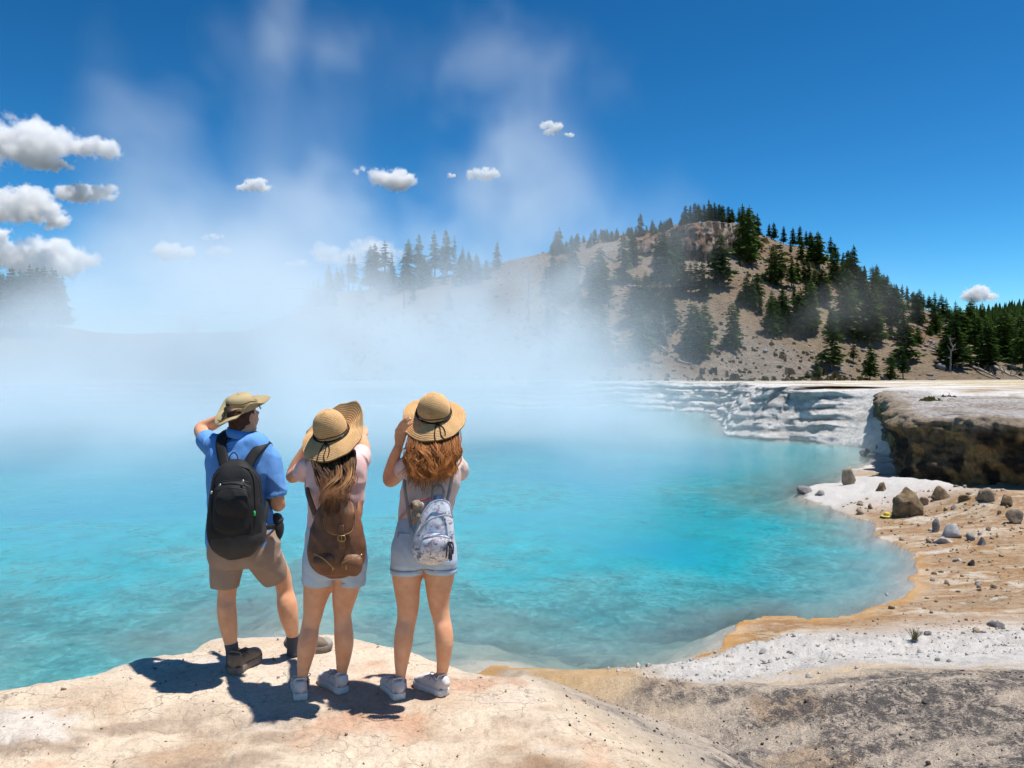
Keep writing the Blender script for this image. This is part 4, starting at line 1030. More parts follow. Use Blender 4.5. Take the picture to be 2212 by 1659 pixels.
# his black backpack
bp = Fig(4.95, (940, 2212), 'backpack', 'black nylon backpack with zips on the person in blue', 'backpack', dy=-.21, full=True)
bpm = fuse('pack', [bp.limb([(902,1000,1862,-.17,.75),(872,1022,1885,-.185,.62),(850,1036,1925,-.20,.56),(840,1044,1990,-.21,.54),(834,1050,2070,-.215,.54),(836,1052,2130,-.215,.54),(850,1046,2175,-.21,.54),(880,1026,2202,-.20,.5)], ex=3.0, n=36),
     bp.limb([(862,1000,1955,-.275,.42),(856,1004,1990,-.285,.40),(854,1002,2060,-.29,.40),(860,996,2110,-.285,.38)], ex=3.0, n=30)], .006, 4, .009, 9, 41)
bp.part('pack', bpm, M_BLACK)
bp.part('front_pocket', fuse('front_pocket', [bp.limb([(868,985,1968,-.325,.16),(860,992,1995,-.335,.18),(862,990,2035,-.335,.18),(872,980,2062,-.325,.14)], ex=3, n=30)], .005, 4, .006, 14, 43), M_BLACK)
bp.part('side_pocket', fuse('side_pocket', [bp.limb([(1000,1056,2090,-.20,1.3),(996,1060,2130,-.2,1.4),(1002,1056,2170,-.2,1.3)], ex=3)], .005, 4, .004, 14, 45), M_DGREY)
bp.part('base_panel', fuse('base_panel', [bp.limb([(838,1052,2128,-.217,.55),(848,1049,2172,-.213,.555),(880,1030,2205,-.203,.52)], ex=3, n=36)], .006, 4, .006, 12, 47), M_DGREY)
def zipline(fig, pts, r=.0035): return plain('zipper', [cord([fig.q(*p) for p in pts], r, 6, 7)])
M_ZIP = cloth('zip_tape', (0.03, 0.03, 0.032), 300, .2, .4)
bp.part('zipper', zipline(bp, [(858,1985,-.345),(872,1962,-.35),(925,1953,-.36),(985,1962,-.35),(1000,1990,-.34)]), M_ZIP)
bp.part('zipper', zipline(bp, [(862,1938,-.295),(900,1925,-.305),(960,1922,-.305),(1000,1930,-.295)]), M_ZIP)
bp.part('zipper', zipline(bp, [(845,2080,-.29),(843,1980,-.285),(858,1910,-.265),(900,1878,-.25),(960,1868,-.245),(1010,1885,-.25),(1036,1930,-.27),(1046,2010,-.29)]), M_ZIP)
for x, y, dy in ((972, 1925, -.312), (880, 1941, -.305), (846, 1970, -.292)):
    o_ = bp.part('zip_pull', plain('zip_pull', [ellip(bp.q(x, y, dy), (.008, .005, .010), None, 2)]), M_STEEL)
    bp.part('pull_cord', plain('pull_cord', [cord([bp.q(x, y, dy), bp.q(x + 8, y + 18, dy - .005), bp.q(x + 22, y + 38, dy)], .0022, 4, 6)]), M_ZIP, parent=o_)
bp.part('shoulder_strap', plain('shoulder_strap', [ribbon([bp.q(905,1878,-.17), bp.q(892,1830,-.135), bp.q(884,1780,-.105), bp.q(890,1745,-.06), bp.q(895,1735,.0), bp.q(885,1760,.09), bp.q(870,1850,.13)], .062, .014, (0, -1, .5), sub=8)]), M_BLACK)
bp.part('shoulder_strap', plain('shoulder_strap', [ribbon([bp.q(985,1878,-.17), bp.q(1005,1835,-.14), bp.q(1035,1795,-.10), bp.q(1056,1775,-.05), bp.q(1066,1772,.01), bp.q(1072,1800,.09), bp.q(1070,1880,.13)], .062, .014, (0.2, -1, .6), sub=8)]), M_BLACK)
bp.part('carry_loop', plain('carry_loop', [cord([bp.q(921,1868,-.19), bp.q(918,1830,-.17), bp.q(934,1810,-.15), bp.q(950,1826,-.16), bp.q(952,1866,-.19)], .004, 6)]), M_BLACK)
bp.part('side_strap', plain('side_strap', [ribbon([bp.q(1044,2150,-.2), bp.q(1060,2080,-.15), bp.q(1070,2010,-.08), bp.q(1072,1960,.0)], .022, .003, (.8, -1, 0))]), M_BLACK)
for x in (862, 968): bp.part('lash_strap', plain('lash_strap', [ribbon([bp.q(x, 2040, -.31), bp.q(x, 2090, -.30), bp.q(x, 2120, -.285)], .020, .003, (0, -1, 0))]), M_DGREY)
V, F = sweep(np.array((bp.q(1018,2045,-.30), bp.q(1019,2062,-.30))), [.006, .006], [.006, .006], None, 10); bp.part('pen_cap', plain('pen_cap', [(V, F)]), simple_mat('green_plastic', (0.03, 0.45, 0.14), .4, .1))
# camera pouch on his hip
cp = Fig(4.95, (1108, 2150), 'camera_pouch', 'small black camera pouch on the hip of the person in blue', 'pouch', dy=.03, full=True)
cp.part('pouch', fuse('pouch', [cp.limb([(1086,1118,2070,.03,1.6),(1084,1130,2095,.03,1.4),(1090,1132,2130,.03,1.4),(1098,1126,2150,.03,1.3)], ex=2.6)], .004, 4, .004, 20, 51), M_BLACK)
cp.part('lid', fuse('lid', [cp.limb([(1086,1122,2066,.03,1.7),(1090,1134,2085,.03,1.5)], ex=2.6)], .004, 3, .003, 20, 53), M_DGREY)
cp.part('belt', plain('belt', [ribbon([cp.q(1050,2112,-.14), cp.q(1085,2108,-.08), cp.q(1106,2106,.0)], .03, .004, (.8, -1, 0))]), M_BLACK)

# ------------------------------------------------------------------ girl in the pink tee
def girl(f, shirt_rings, legs, arms, hands, head_c, hyaw, hpitch, neck, pelvis):
    hp, at, R = head_parts(head_c, hyaw, hpitch, .93)
    b = fuse('body', hp + hands + [f.limb(shrink(shirt_rings, .93)), f.arm(neck), f.limb(pelvis)] + [f.limb(l) for l in legs] + [f.arm(a) for a in arms], .0062, 5)
    f.part('body', b, SKIN)
    for sx in (-1, 1): f.part('eye', plain('eye', [ellip(at(.031 * sx, .078, .005), (.010, .010, .008), R, 2)]), simple_mat('eye_dark', (0.03, 0.025, 0.02), .2, .1))
    return at, R
g1 = Fig(4.60, (1300, 2790), 'person', 'person in pink tee, straw hat tipped back, brown leather backpack on', 'person')
sh = [(1290,1400,1800,.0,.72),(1248,1444,1822,.0,.58),(1228,1462,1855,-.01,.52),(1224,1464,1900,-.015,.52),(1226,1460,1935,-.015,.54),(1232,1454,1975,-.01,.56),(1235,1448,2015,0,.60),(1236,1440,2070,0,.64),(1229,1448,2125,0,.68),(1226,1455,2165,0,.70)]
l1 = [(1226,1345,2270,0,.95),(1214,1336,2330,0,.95),(1213,1308,2397,0,1),(1213,1290,2460,.0,1),(1206,1277,2505,0,1.05),(1196,1273,2550,-.02,1.12),(1190,1266,2590,-.03,1.12),(1189,1250,2640,-.03,1.05),(1189,1236,2685,-.03,1),(1191,1229,2715,-.03,1.1),(1190,1230,2750,-.03,1.3)]
l2 = [(1335,1455,2270,0,.95),(1330,1442,2340,0,.95),(1330,1417,2415,.01,1),(1336,1405,2462,.01,1),(1337,1409,2505,.01,1.05),(1338,1414,2550,.0,1.12),(1340,1412,2590,.005,1.1),(1344,1401,2640,.03,1.03),(1346,1390,2680,.05,1),(1347,1388,2705,.055,1.1),(1346,1390,2735,.055,1.25)]
a_l = [(1248,1850,.0,.046),(1208,1880,.10,.043),(1176,1905,.20,.040),(1170,1900,.235,.039),(1190,1852,.25,.037),(1222,1798,.25,.031),(1238,1765,.245,.025)]
a_r = [(1440,1848,.0,.046),(1450,1822,.12,.042),(1457,1800,.23,.039),(1455,1785,.28,.038),(1452,1765,.36,.034),(1450,1748,.43,.026)]
w, k = g1.q(1238, 1765, .245), g1.q(1250, 1728, .235)
hl = hand_parts(w, k, [[k + np.array((o, 0, 0)), g1.q(1258 + o * 600, 1710, .22), g1.q(1272 + o * 600, 1706, .24)] for o in (-.024, -.008, .009, .025)], .036, .0078, [w * .6 + k * .4, g1.q(1262, 1745, .25), g1.q(1275, 1738, .27)])
w, k = g1.q(1450, 1748, .43), g1.q(1452, 1724, .48)
hr = hand_parts(w, k, [[k + np.array((o, 0, 0)), k + np.array((o - .01, .035, .022)), k + np.array((o - .03, .05, -.01))] for o in (-.026, -.009, .009, .025)], .036, .0080, [w * .6 + k * .4, g1.q(1432, 1722, .48), g1.q(1428, 1712, .51)])
girl(g1, sh, [l1, l2], [a_l, a_r], hl + hr, g1.q(1330, 1762, .03), math.radians(4), math.radians(22), [(1338,1850,0,.056),(1334,1815,.01,.05),(1332,1790,.02,.05)], [(1245,1440,2150,0,.65),(1232,1455,2210,0,.7),(1240,1450,2260,0,.66),(1280,1410,2290,0,.5)])
g1.part('tee_shirt', fuse('tee_shirt', [g1.limb(sh, ex=2.2, cap=False, n=32), g1.arm([(1255,1852,0,.060),(1235,1868,.04,.060),(1207,1892,.10,.055)], cap=False), g1.arm([(1432,1850,0,.060),(1443,1830,.06,.056),(1450,1812,.13,.052)], cap=False)], .006, 3, .0125, 11, 61), M_PINK)
def denim_shorts(f, hips, la, lb, cuffs, seed):
    o = f.part('denim_shorts', fuse('denim_shorts', [f.limb(hips, ex=2.3, cap=False, n=32), f.limb(la, cap=False, n=28), f.limb(lb, cap=False, n=28)], .0055, 3, .0065, 13, seed), M_DENIM)
    for c in cuffs: 
        f.part('cuff', plain('cuff', [f.limb(c, cap=False, n=36, sub=2)]), M_DENIM, parent=o)
        x0, x1, y, dy, ra = c[0]; f.part('seam', plain('seam', [f.limb([(x0 - 1.2, x1 + 1.2, y - 1, dy, ra), (x0 - 1.2, x1 + 1.2, y + 1.5, dy, ra)], cap=False, n=36, sub=1)]), M_SEAM, parent=o)
    return o
denim_shorts(g1, [(1236,1440,2085,0,.66),(1228,1450,2130,0,.70),(1220,1462,2190,-.005,.72),(1213,1468,2250,-.005,.70),(1218,1466,2295,0,.62)],
    [(1213,1345,2240,-.005,1.0),(1211,1342,2290,-.005,1.0),(1211,1340,2328,0,.98)], [(1338,1470,2240,-.005,1.0),(1344,1466,2290,-.005,1.0),(1346,1458,2334,0,.98)],
    [[(1209,1342,2312,0,1.0),(1208,1342,2330,0,1.0)], [(1345,1463,2318,0,1.0),(1345,1461,2336,0,1.0)]], 63)
for rg in ([(1186,1232,2722,-.03,1.15),(1186,1234,2755,-.03,1.3)], [(1343,1392,2706,.055,1.15),(1342,1394,2738,.055,1.25)]): g1.part('sock', plain('sock', [g1.limb(rg, cap=False, sub=2)]), M_RED)
shoe(g1, 1203, 2800, -.08, math.radians(-16), .262, .104, M_SHOEW, M_SOLEW, M_LACE, None, 1.24)
shoe(g1, 1374, 2774, .012, math.radians(-40), .262, .104, M_SHOEW, M_SOLEW, M_LACE, None, 1.24)
def straw_hat(f, c, phi, roll, r, h, Rt, Dt, knot_ang, charm_ang):
    ho, ax_, e1, e2, rad_, hc = hat(f, c, phi, roll, r, h, Rt, Dt, .0034, M_STRAW)
    P = lambda a, r_, z_: hc + (math.cos(math.radians(a)) * e1 + math.sin(math.radians(a)) * e2) * r_ + ax_ * z_
    f.part('hat_band', plain('hat_band', [ribbon([P(a, r * 1.045, .012) for a in range(0, 366, 6)], .020, .003, ax_, sub=1), cord([P(a, r * 1.04, .028 + .006 * math.sin(a / 20)) for a in range(0, 366, 6)], .0028, 1, 6)]), M_BAND, parent=ho)
    kn = P(knot_ang, r * 1.08, .010)
    D = lambda a, fr: P(a, r + (interp_ang(np.array([a % 360.]), Rt)[0] - r) * fr, -interp_ang(np.array([a % 360.]), Dt)[0] * fr ** 1.5 + .006)
    f.part('tie', plain('tie', [ellip(kn, (.012, .010, .009), None, 2), cord([kn, D(knot_ang - 6, .3), D(knot_ang - 9, .7), D(knot_ang - 8, 1.02)], .0032, 6, 7), cord([kn, D(knot_ang + 5, .35), D(knot_ang + 3, .75), D(knot_ang + 6, 1.05)], .0030, 6, 7), cord([kn, D(knot_ang + 12, .3), D(knot_ang + 13, .6), D(knot_ang + 10, .85)], .0028, 6, 7)]), M_BAND, parent=ho)
    f.part('charm', plain('charm', [ellip(P(charm_ang, r * 1.08, .012), (.006, .003, .009), None, 2), ellip(P(charm_ang + 7, r * 1.08, .018), (.005, .003, .005), None, 2)]), M_STEEL, parent=ho)
    return ho
straw_hat(g1, g1.q(1327, 1733, .0), math.radians(31), -.14, .094, .150, [(0,.185),(45,.215),(70,.20),(110,.18),(160,.185),(200,.185),(240,.20),(270,.212),(300,.212),(330,.20)],
    [(0,-.012),(25,-.06),(48,-.10),(75,-.075),(120,-.02),(165,.03),(200,.05),(240,.052),(270,.045),(300,.030),(330,.012)], 262, 318)
# long brown hair
hr_ = np.random.default_rng(11)
def strands(f, n, root, tip, mids, wave, rad, cols, seed, clump=9, spread=.011):
    r = np.random.default_rng(seed); out = []
    for i in range(max(1, n // clump)):
        u = r.random()
        P = smooth_open(np.array([f.q(*root(u, r))] + [f.q(*g(u, r)) for g in mids] + [f.q(*tip(u, r))]), 9); t = np.linspace(0, 1, len(P))
        ph, fr, am = r.uniform(0, 6.28), r.uniform(.7, 1.35), r.uniform(.5, 1.3) * wave
        P[:, 0] += am * np.sin(ph + t * 6.28 * 2.3 * fr) * ss(.1, .5, t); P[:, 1] += am * .6 * np.cos(ph * 1.7 + t * 6.28 * 2.1 * fr) * ss(.1, .5, t) - abs(r.normal()) * .008
        P[:, 2] += am * .4 * np.sin(ph * 2.1 + t * 5) * ss(.1, .5, t)
        base = r.random() ** 1.4
        for j in range(clump):
            off = r.normal(size=3) * spread * np.array((1, .5, .3)); fl = r.normal(size=3) * spread * .9
            q = P + off * (1.0 - .55 * t[:, None]) + fl * (t[:, None] ** 3)
            q[:, 0] += .25 * am * np.sin(r.uniform(0, 6.28) + t * 6.28 * r.uniform(2, 4)) * t
            L = int(len(q) * r.uniform(.78, 1.0)); c = np.clip(base + r.normal() * .22, 0, 1)
            out.append((q[:L], rad * r.uniform(.5, 1.3), np.array(cols[0]) * (1 - c) + np.array(cols[1]) * c))
    return out
lerp = lambda a, b, t: a + (b - a) * t
S1 = strands(g1, 520, lambda u, r: (lerp(1268, 1410, u), 1795, -.03), lambda u, r: (lerp(1292, 1388, u) + r.normal() * 10, r.uniform(2030, 2115), -.375),
    [lambda u, r: (lerp(1264, 1416, u), 1850, -.115), lambda u, r: (lerp(1275, 1408, u) + r.normal() * 5, 1910, -.155), lambda u, r: (lerp(1288, 1398, u) + r.normal() * 8, 1965, -.27)],   .007, .0022, ((.030, .012, .006), (.12, .05, .02)), 1)
S1 += strands(g1, 500, lambda u, r: (lerp(1275, 1410, u), 1800, -.04), lambda u, r: (lerp(1270, 1392, u) + r.normal() * 14 - 6, r.uniform(1960, 2100), -.385),
    [lambda u, r: (lerp(1272, 1414, u), 1860, -.13), lambda u, r: (lerp(1300, 1408, u) + r.normal() * 10, 1920, -.18), lambda u, r: (lerp(1285, 1390, u) + r.normal() * 14, 1985, -.335)], .010, .0010, ((.05, .020, .008), (.27, .12, .042)), 2)
S1 += strands(g1, 40, lambda u, r: (lerp(1330, 1410, u), 1830, -.10), lambda u, r: (r.uniform(1235, 1300), r.uniform(1960, 2060), -.34),
    [lambda u, r: (lerp(1350, 1405, u), 1890, -.17), lambda u, r: (lerp(1300, 1380, u), 1950, -.27)], .006, .0014, ((.20, .09, .03), (.46, .24, .09)), 3)
hair_obj(g1, S1, M_HAIR)

# her brown leather backpack
b1 = Fig(4.60, (1348, 2290), 'backpack', 'brown leather backpack with buckled flap on the person in pink', 'backpack', dy=-.19, full=True)
b1.part('pack', fuse('pack', [b1.limb([(1318,1396,2000,-.15,.9),(1284,1424,2030,-.175,.62),(1262,1440,2070,-.19,.56),(1246,1452,2120,-.20,.54),(1236,1459,2180,-.205,.54),(1238,1458,2230,-.205,.54),(1252,1444,2265,-.20,.52),(1285,1415,2285,-.19,.46)], ex=2.7, n=36)], .0055, 4, .011, 10, 71), M_LEATHER)
def plate(f, outline, dy, bulge, th, n=14):
    """curved plate: outline rows (y, x left, x right); bulges towards the viewer"""
    R_ = smooth_open(np.array(outline, float), 4); V = []
    for sgn in (0, 1):
        for y, xl, xr in R_:
            for k in range(n):
                s = k / (n - 1) * 2 - 1; b = bulge * (1 - abs(s) ** 2.6)
                V.append(f.q(lerp(xl, xr, k / (n - 1)), y, dy(y) - b + (th if sgn else 0)))
    m = len(R_); F = grid_faces(m, n).tolist(); F2 = (grid_faces(m, n) + m * n)[:, ::-1].tolist(); G = []
    idx = [(0, k) for k in range(n)] + [(i, n - 1) for i in range(1, m)] + [(m - 1, k) for k in range(n - 2, -1, -1)] + [(i, 0) for i in range(m - 2, 0, -1)]
    idx = [i * n + k for i, k in idx]
    for a, b in zip(idx, idx[1:] + idx[:1]): G.append([a, b, b + m * n, a + m * n])
    return np.array(V), F + F2 + G
fl = [(1996,1320,1396),(2012,1300,1412),(2040,1293,1418),(2080,1291,1420),(2110,1295,1417),(2128,1306,1408),(2138,1322,1394),(2142,1340,1376)]
dyf = lambda y: -.235 - .060 * float(ss(1996, 2060, y)) 
fo = b1.part('flap', plain('flap', [plate(b1, fl, dyf, .045, .012)]), M_LEATHER)
e_ = [(1302,2014),(1295,2042),(1294,2080),(1298,2108),(1310,2126),(1326,2135),(1358,2139),(1390,2135),(1405,2126),(1414,2108),(1416,2080),(1415,2042),(1410,2014)]
b1.part('stitching', plain('stitching', [cord([b1.q(x, y, dyf(y) - .045 * (1 - min(1, abs((x - 1355) / 63)) ** 2.6) - .001) for x, y in e_], .0018, 5, 6)]), M_STITCH, parent=fo)
so_ = b1.part('buckle_strap', plain('buckle_strap', [ribbon([b1.q(1364,2100,-.345), b1.q(1365,2130,-.347), b1.q(1367,2160,-.34), b1.q(1369,2196,-.332)], .030, .004, (0, -1, 0))]), M_LEATHER)
b1.part('buckle', plain('buckle', [cord([b1.q(x, y, -.352) for x, y in ((1353,2143),(1379,2143),(1379,2163),(1353,2163),(1353,2143))], .0028, 2, 6), cord([b1.q(1366,2143,-.354), b1.q(1366,2164,-.354)], .002, 2, 6)]), M_BRASS, parent=so_)
for (rg, zz, pl) in (([(1250,1332,2222,-.275,.35),(1252,1340,2245,-.285,.40),(1262,1340,2270,-.275,.36),(1286,1334,2286,-.26,.3)], [(1258,2216,-.318),(1290,2232,-.330),(1325,2262,-.325),(1338,2276,-.315)], (1330,2266,-.335)), ([(1372,1450,2228,-.275,.35),(1362,1452,2250,-.285,.40),(1362,1444,2276,-.275,.36),(1366,1420,2292,-.26,.3)], [(1368,2252,-.325),(1395,2238,-.332),(1425,2230,-.325),(1448,2218,-.312)], (1384,2262,-.338))):
    o_ = b1.part('pocket', fuse('pocket', [b1.limb(rg, ex=2.6)], .005, 4, .005, 18, 73), M_LEATHER)
    b1.part('zipper', zipline(b1, zz, .0032), M_BRASS, parent=o_); b1.part('zip_pull', plain('zip_pull', [cord([b1.q(*pl), b1.q(pl[0] + 1, pl[1] + 16, pl[2])], .003, 3, 7)]), M_BRASS, parent=o_)
b1.part('shoulder_strap', plain('shoulder_strap', [ribbon([b1.q(1272,2085,-.20), b1.q(1256,2045,-.165), b1.q(1240,2000,-.13), b1.q(1229,1965,-.08), b1.q(1226,1935,.0), b1.q(1236,1890,.10)], .034, .006, (-.4, -1, 0), sub=7)]), M_LEATHER)
b1.part('shoulder_strap', plain('shoulder_strap', [ribbon([b1.q(1432,2075,-.20), b1.q(1438,2050,-.14), b1.q(1440,2020,-.075), b1.q(1442,1985,.0), b1.q(1444,1940,.09)], .034, .006, (.4, -1, 0), sub=7)]), M_LEATHER)
b1.part('strap_loop', plain('strap_loop', [ribbon([b1.q(1252,2070,-.20), b1.q(1276,2064,-.215)], .020, .004, (0, -1, 0))]), M_STRAPT)

# ------------------------------------------------------------------ girl in the peach blouse
g2 = Fig(4.58, (1690, 2795), 'person', 'person in peach blouse holding the brim of a straw hat, long copper hair', 'person')
sh = [(1690,1795,1805,.0,.72),(1648,1822,1826,.0,.58),(1624,1840,1860,-.01,.52),(1614,1842,1905,-.015,.52),(1610,1834,1945,-.012,.54),(1604,1822,1980,-.008,.56),(1598,1812,2018,0,.60),(1594,1808,2055,0,.64),(1598,1808,2085,0,.66)]
l1 = [(1572,1694,2240,0,.95),(1566,1692,2296,0,.95),(1575,1682,2350,0,1),(1587,1677,2420,.005,1),(1588,1666,2478,.005,1.03),(1579,1656,2530,-.015,1.12),(1575,1650,2578,-.022,1.12),(1577,1636,2638,-.02,1.05),(1582,1624,2695,-.015,1),(1584,1622,2718,-.01,1.1),(1583,1624,2745,-.01,1.25)]
l2 = [(1698,1822,2240,0,.95),(1695,1820,2292,0,.95),(1703,1806,2356,0,1),(1715,1797,2420,.005,1),(1731,1802,2478,.005,1.03),(1738,1811,2522,-.01,1.12),(1741,1813,2572,-.015,1.12),(1746,1802,2638,.01,1.05),(1746,1790,2690,.03,1),(1746,1788,2712,.035,1.1),(1745,1790,2740,.04,1.25)]
a_l = [(1640,1858,.0,.046),(1598,1893,.10,.043),(1566,1922,.155,.040),(1556,1916,.165,.039),(1562,1882,.14,.038),(1578,1830,.06,.033),(1596,1782,.0,.025)]
a_r = [(1822,1860,.0,.046),(1836,1880,.10,.042),(1838,1892,.20,.040),(1828,1870,.25,.038),(1810,1825,.27,.033),(1795,1785,.27,.026)]
w, k = g2.q(1596, 1782, .0), g2.q(1604, 1722, -.07)
fing = [[g2.q(1590,1712,-.06), g2.q(1604,1688,-.10), g2.q(1626,1670,-.115)], [g2.q(1600,1709,-.075), g2.q(1615,1682,-.115), g2.q(1637,1666,-.125)], [g2.q(1611,1713,-.085), g2.q(1626,1689,-.125), g2.q(1647,1674,-.135)], [g2.q(1620,1722,-.09), g2.q(1635,1703,-.125), g2.q(1652,1691,-.13)]]
hl = hand_parts(w, k, fing, .035, .0080, [w * .55 + k * .45, g2.q(1620, 1745, .0), g2.q(1638, 1722, .0)])
w, k = g2.q(1795, 1785, .27), g2.q(1782, 1755, .27)
hr = hand_parts(w, k, [[k + np.array((o, 0, 0)), g2.q(1770 + o * 500, 1738, .25), g2.q(1760 + o * 500, 1745, .22)] for o in (-.024, -.008, .009, .025)], .035, .0078, [w * .6 + k * .4, g2.q(1772, 1770, .25), g2.q(1762, 1765, .24)])
girl(g2, sh, [l1, l2], [a_l, a_r], hl + hr, g2.q(1738, 1700, .03), math.radians(-4), math.radians(16), [(1740,1850,0,.056),(1740,1800,.01,.05),(1739,1760,.02,.05)], [(1605,1805,2080,0,.66),(1585,1818,2140,0,.70),(1580,1818,2210,0,.68),(1620,1780,2250,0,.5)])
g2.part('blouse', fuse('blouse', [g2.limb(sh, ex=2.2, cap=False, n=32), g2.arm([(1648,1852,0,.060),(1628,1868,.04,.058),(1606,1886,.09,.053)], cap=False), g2.arm([(1812,1852,0,.060),(1830,1872,.06,.056),(1838,1886,.14,.052)], cap=False)], .006, 3, .0125, 11, 81), M_PEACH)
denim_shorts(g2, [(1600,1806,2065,0,.67),(1590,1812,2100,0,.70),(1580,1818,2140,-.005,.72),(1566,1824,2195,-.008,.73),(1565,1826,2250,-.005,.68)],
    [(1566,1698,2190,-.008,1.0),(1563,1696,2240,-.005,1.0),(1564,1695,2288,0,.98)], [(1692,1824,2190,-.008,1.0),(1696,1828,2240,-.005,1.0),(1698,1824,2283,0,.98)],
    [[(1561,1698,2270,0,1.0),(1562,1697,2291,0,1.0)], [(1695,1829,2266,0,1.0),(1695,1827,2287,0,1.0)]], 83)
for rg in ([(1580,1626,2722,-.01,1.15),(1579,1628,2750,-.01,1.3)], [(1742,1792,2715,.035,1.15),(1741,1794,2745,.04,1.25)]): g2.part('sock', plain('sock', [g2.limb(rg, cap=False, sub=2)]), M_LAV)
shoe(g2, 1600, 2802, -.066, math.radians(-26), .262, .104, M_SHOEW, M_SOLEW, M_LACE, None, 1.24)
shoe(g2, 1782, 2786, -.011, math.radians(-46), .262, .104, M_SHOEW, M_SOLEW, M_LACE, None, 1.24)
straw_hat(g2, g2.q(1735, 1655, .0), math.radians(37), .05, .091, .130, [(0,.185),(40,.19),(90,.19),(140,.19),(180,.175),(215,.188),(250,.20),(275,.20),(300,.20),(330,.19)],
    [(0,.020),(40,.035),(90,.055),(140,.022),(180,.004),(215,.050),(250,.044),(275,.030),(300,.024),(330,.020)], 285, 220)
S2 = strands(g2, 700, lambda u, r: (lerp(1650, 1826, u), 1715, -.02), lambda u, r: (lerp(1632, 1800, u) + r.normal() * 12, 1895 + 125 * (1 - abs(u - .40) * 1.2) * r.uniform(.2, 1), -.175),
    [lambda u, r: (lerp(1642, 1832, u), 1770, -.10), lambda u, r: (lerp(1636, 1826, u) + r.normal() * 8, 1825, -.145), lambda u, r: (lerp(1634, 1812, u) + r.normal() * 10, 1880, -.165)], .014, .0022, ((.070, .020, .006), (.30, .095, .022)), 5)
S2 += strands(g2, 900, lambda u, r: (lerp(1648, 1828, u), 1722, -.03), lambda u, r: (lerp(1625, 1812, u) + r.normal() * 18, 1860 + 175 * (1 - abs(u - .40) * 1.1) * r.uniform(.15, 1), -.195),
    [lambda u, r: (lerp(1634, 1836, u) + r.normal() * 4, 1775, -.115), lambda u, r: (lerp(1628, 1828, u) + r.normal() * 12, 1832, -.165), lambda u, r: (lerp(1630, 1815, u) + r.normal() * 14, 1890, -.185)], .018, .0011, ((.22, .068, .016), (.60, .24, .06)), 6)
S2 += strands(g2, 16, lambda u, r: (lerp(1640, 1680, u), 1735, -.05), lambda u, r: (r.uniform(1578, 1640), r.uniform(1790, 1850), -.14), [lambda u, r: (lerp(1628, 1660, u), 1765, -.10), lambda u, r: (lerp(1600, 1640, u), 1795, -.13)], .008, .0018, ((.24, .08, .02), (.52, .22, .07)), 7)
hair_obj(g2, S2, M_HAIR)

# her floral backpack
def floral():
    t = NT('floral_print')
    base = t.ramp(t.noise(5, 4, .6), [(0.38, (0.52, 0.60, 0.73)), (0.62, (0.76, 0.73, 0.72))])
    c = base
    for sc_, off, thr, colr in ((26, 0.0, .54, (0.10, 0.085, 0.20)), (30, 3.7, .55, (0.33, 0.17, 0.26)), (34, 7.1, .56, (0.16, 0.22, 0.19)), (20, 11.3, .54, (0.52, 0.42, 0.46))):
        mp = t.n('Mapping'); mp.inputs['Location'].default_value = (off, off * .7, off * 1.3); t.set(mp.inputs['Vector'], t.obj())
        c = t.mixc(t.ramp(t.noise(sc_, 7, .72, mp.outputs[0], .4), [(thr, 0.0), (thr + .05, .85)]), c, colr)
    t.bsdf(c, .6, t.bump(t.noise(300, 3, .6), .2, .002), .3)
    return t.m
M_FLORAL = floral(); M_PALEZ = cloth('pale_piping', (0.34, 0.38, 0.44))
b2 = Fig(4.58, (1722, 2240), 'backpack', 'small pale floral backpack on the person in peach blouse', 'backpack', dy=-.19, full=True)
b2.part('pack', fuse('pack', [b2.limb([(1734,1788,1996,-.15,.9),(1712,1802,2018,-.17,.66),(1692,1810,2055,-.185,.56),(1672,1815,2100,-.195,.52),(1656,1817,2150,-.20,.50),(1650,1815,2195,-.20,.50),(1656,1806,2225,-.195,.48),(1680,1785,2240,-.185,.42)], ex=2.8, n=36)], .0055, 4, .005, 10, 91), M_FLORAL)
o_ = b2.part('front_pocket', fuse('front_pocket', [b2.limb([(1690,1800,2152,-.285,.22),(1682,1806,2170,-.292,.25),(1680,1802,2205,-.29,.24),(1690,1790,2228,-.275,.2)], ex=3, n=30)], .005, 4, .003, 12, 93), M_FLORAL)
b2.part('zipper', zipline(b2, [(1688,2153,-.312),(1720,2146,-.328),(1765,2146,-.328),(1800,2154,-.312)], .004), M_PALEZ, parent=o_)
b2.part('zipper', zipline(b2, [(1668,2140,-.285),(1690,2105,-.30),(1722,2078,-.305),(1760,2064,-.30),(1795,2062,-.285),(1808,2072,-.27)], .0045), M_PALEZ)
b2.part('zipper', zipline(b2, [(1660,2130,-.26),(1685,2066,-.265),(1712,2022,-.25),(1740,2004,-.235),(1775,2002,-.235),(1800,2022,-.24),(1812,2070,-.25)], .004), M_PALEZ)
b2.part('carry_handle', plain('carry_handle', [ribbon([b2.q(1729,2008,-.20), b2.q(1732,1960,-.175), b2.q(1750,1942,-.17), b2.q(1772,1958,-.175), b2.q(1778,2002,-.20)], .016, .005, (0, -1, .3), sub=8)]), M_STRAPT)
b2.part('shoulder_strap', plain('shoulder_strap', [ribbon([b2.q(1790,2000,-.18), b2.q(1798,1960,-.155), b2.q(1812,1890,-.135), b2.q(1824,1835,-.10), b2.q(1826,1812,-.03), b2.q(1822,1822,.06)], .018, .004, (.3, -1, .3), sub=8)]), M_STRAPT)
b2.part('shoulder_strap', plain('shoulder_strap', [ribbon([b2.q(1650,2150,-.20), b2.q(1640,2090,-.165), b2.q(1628,2010,-.13), b2.q(1620,1955,-.11), b2.q(1618,1910,-.04), b2.q(1624,1870,.06)], .018, .004, (-.3, -1, 0), sub=8)]), M_STRAPT)
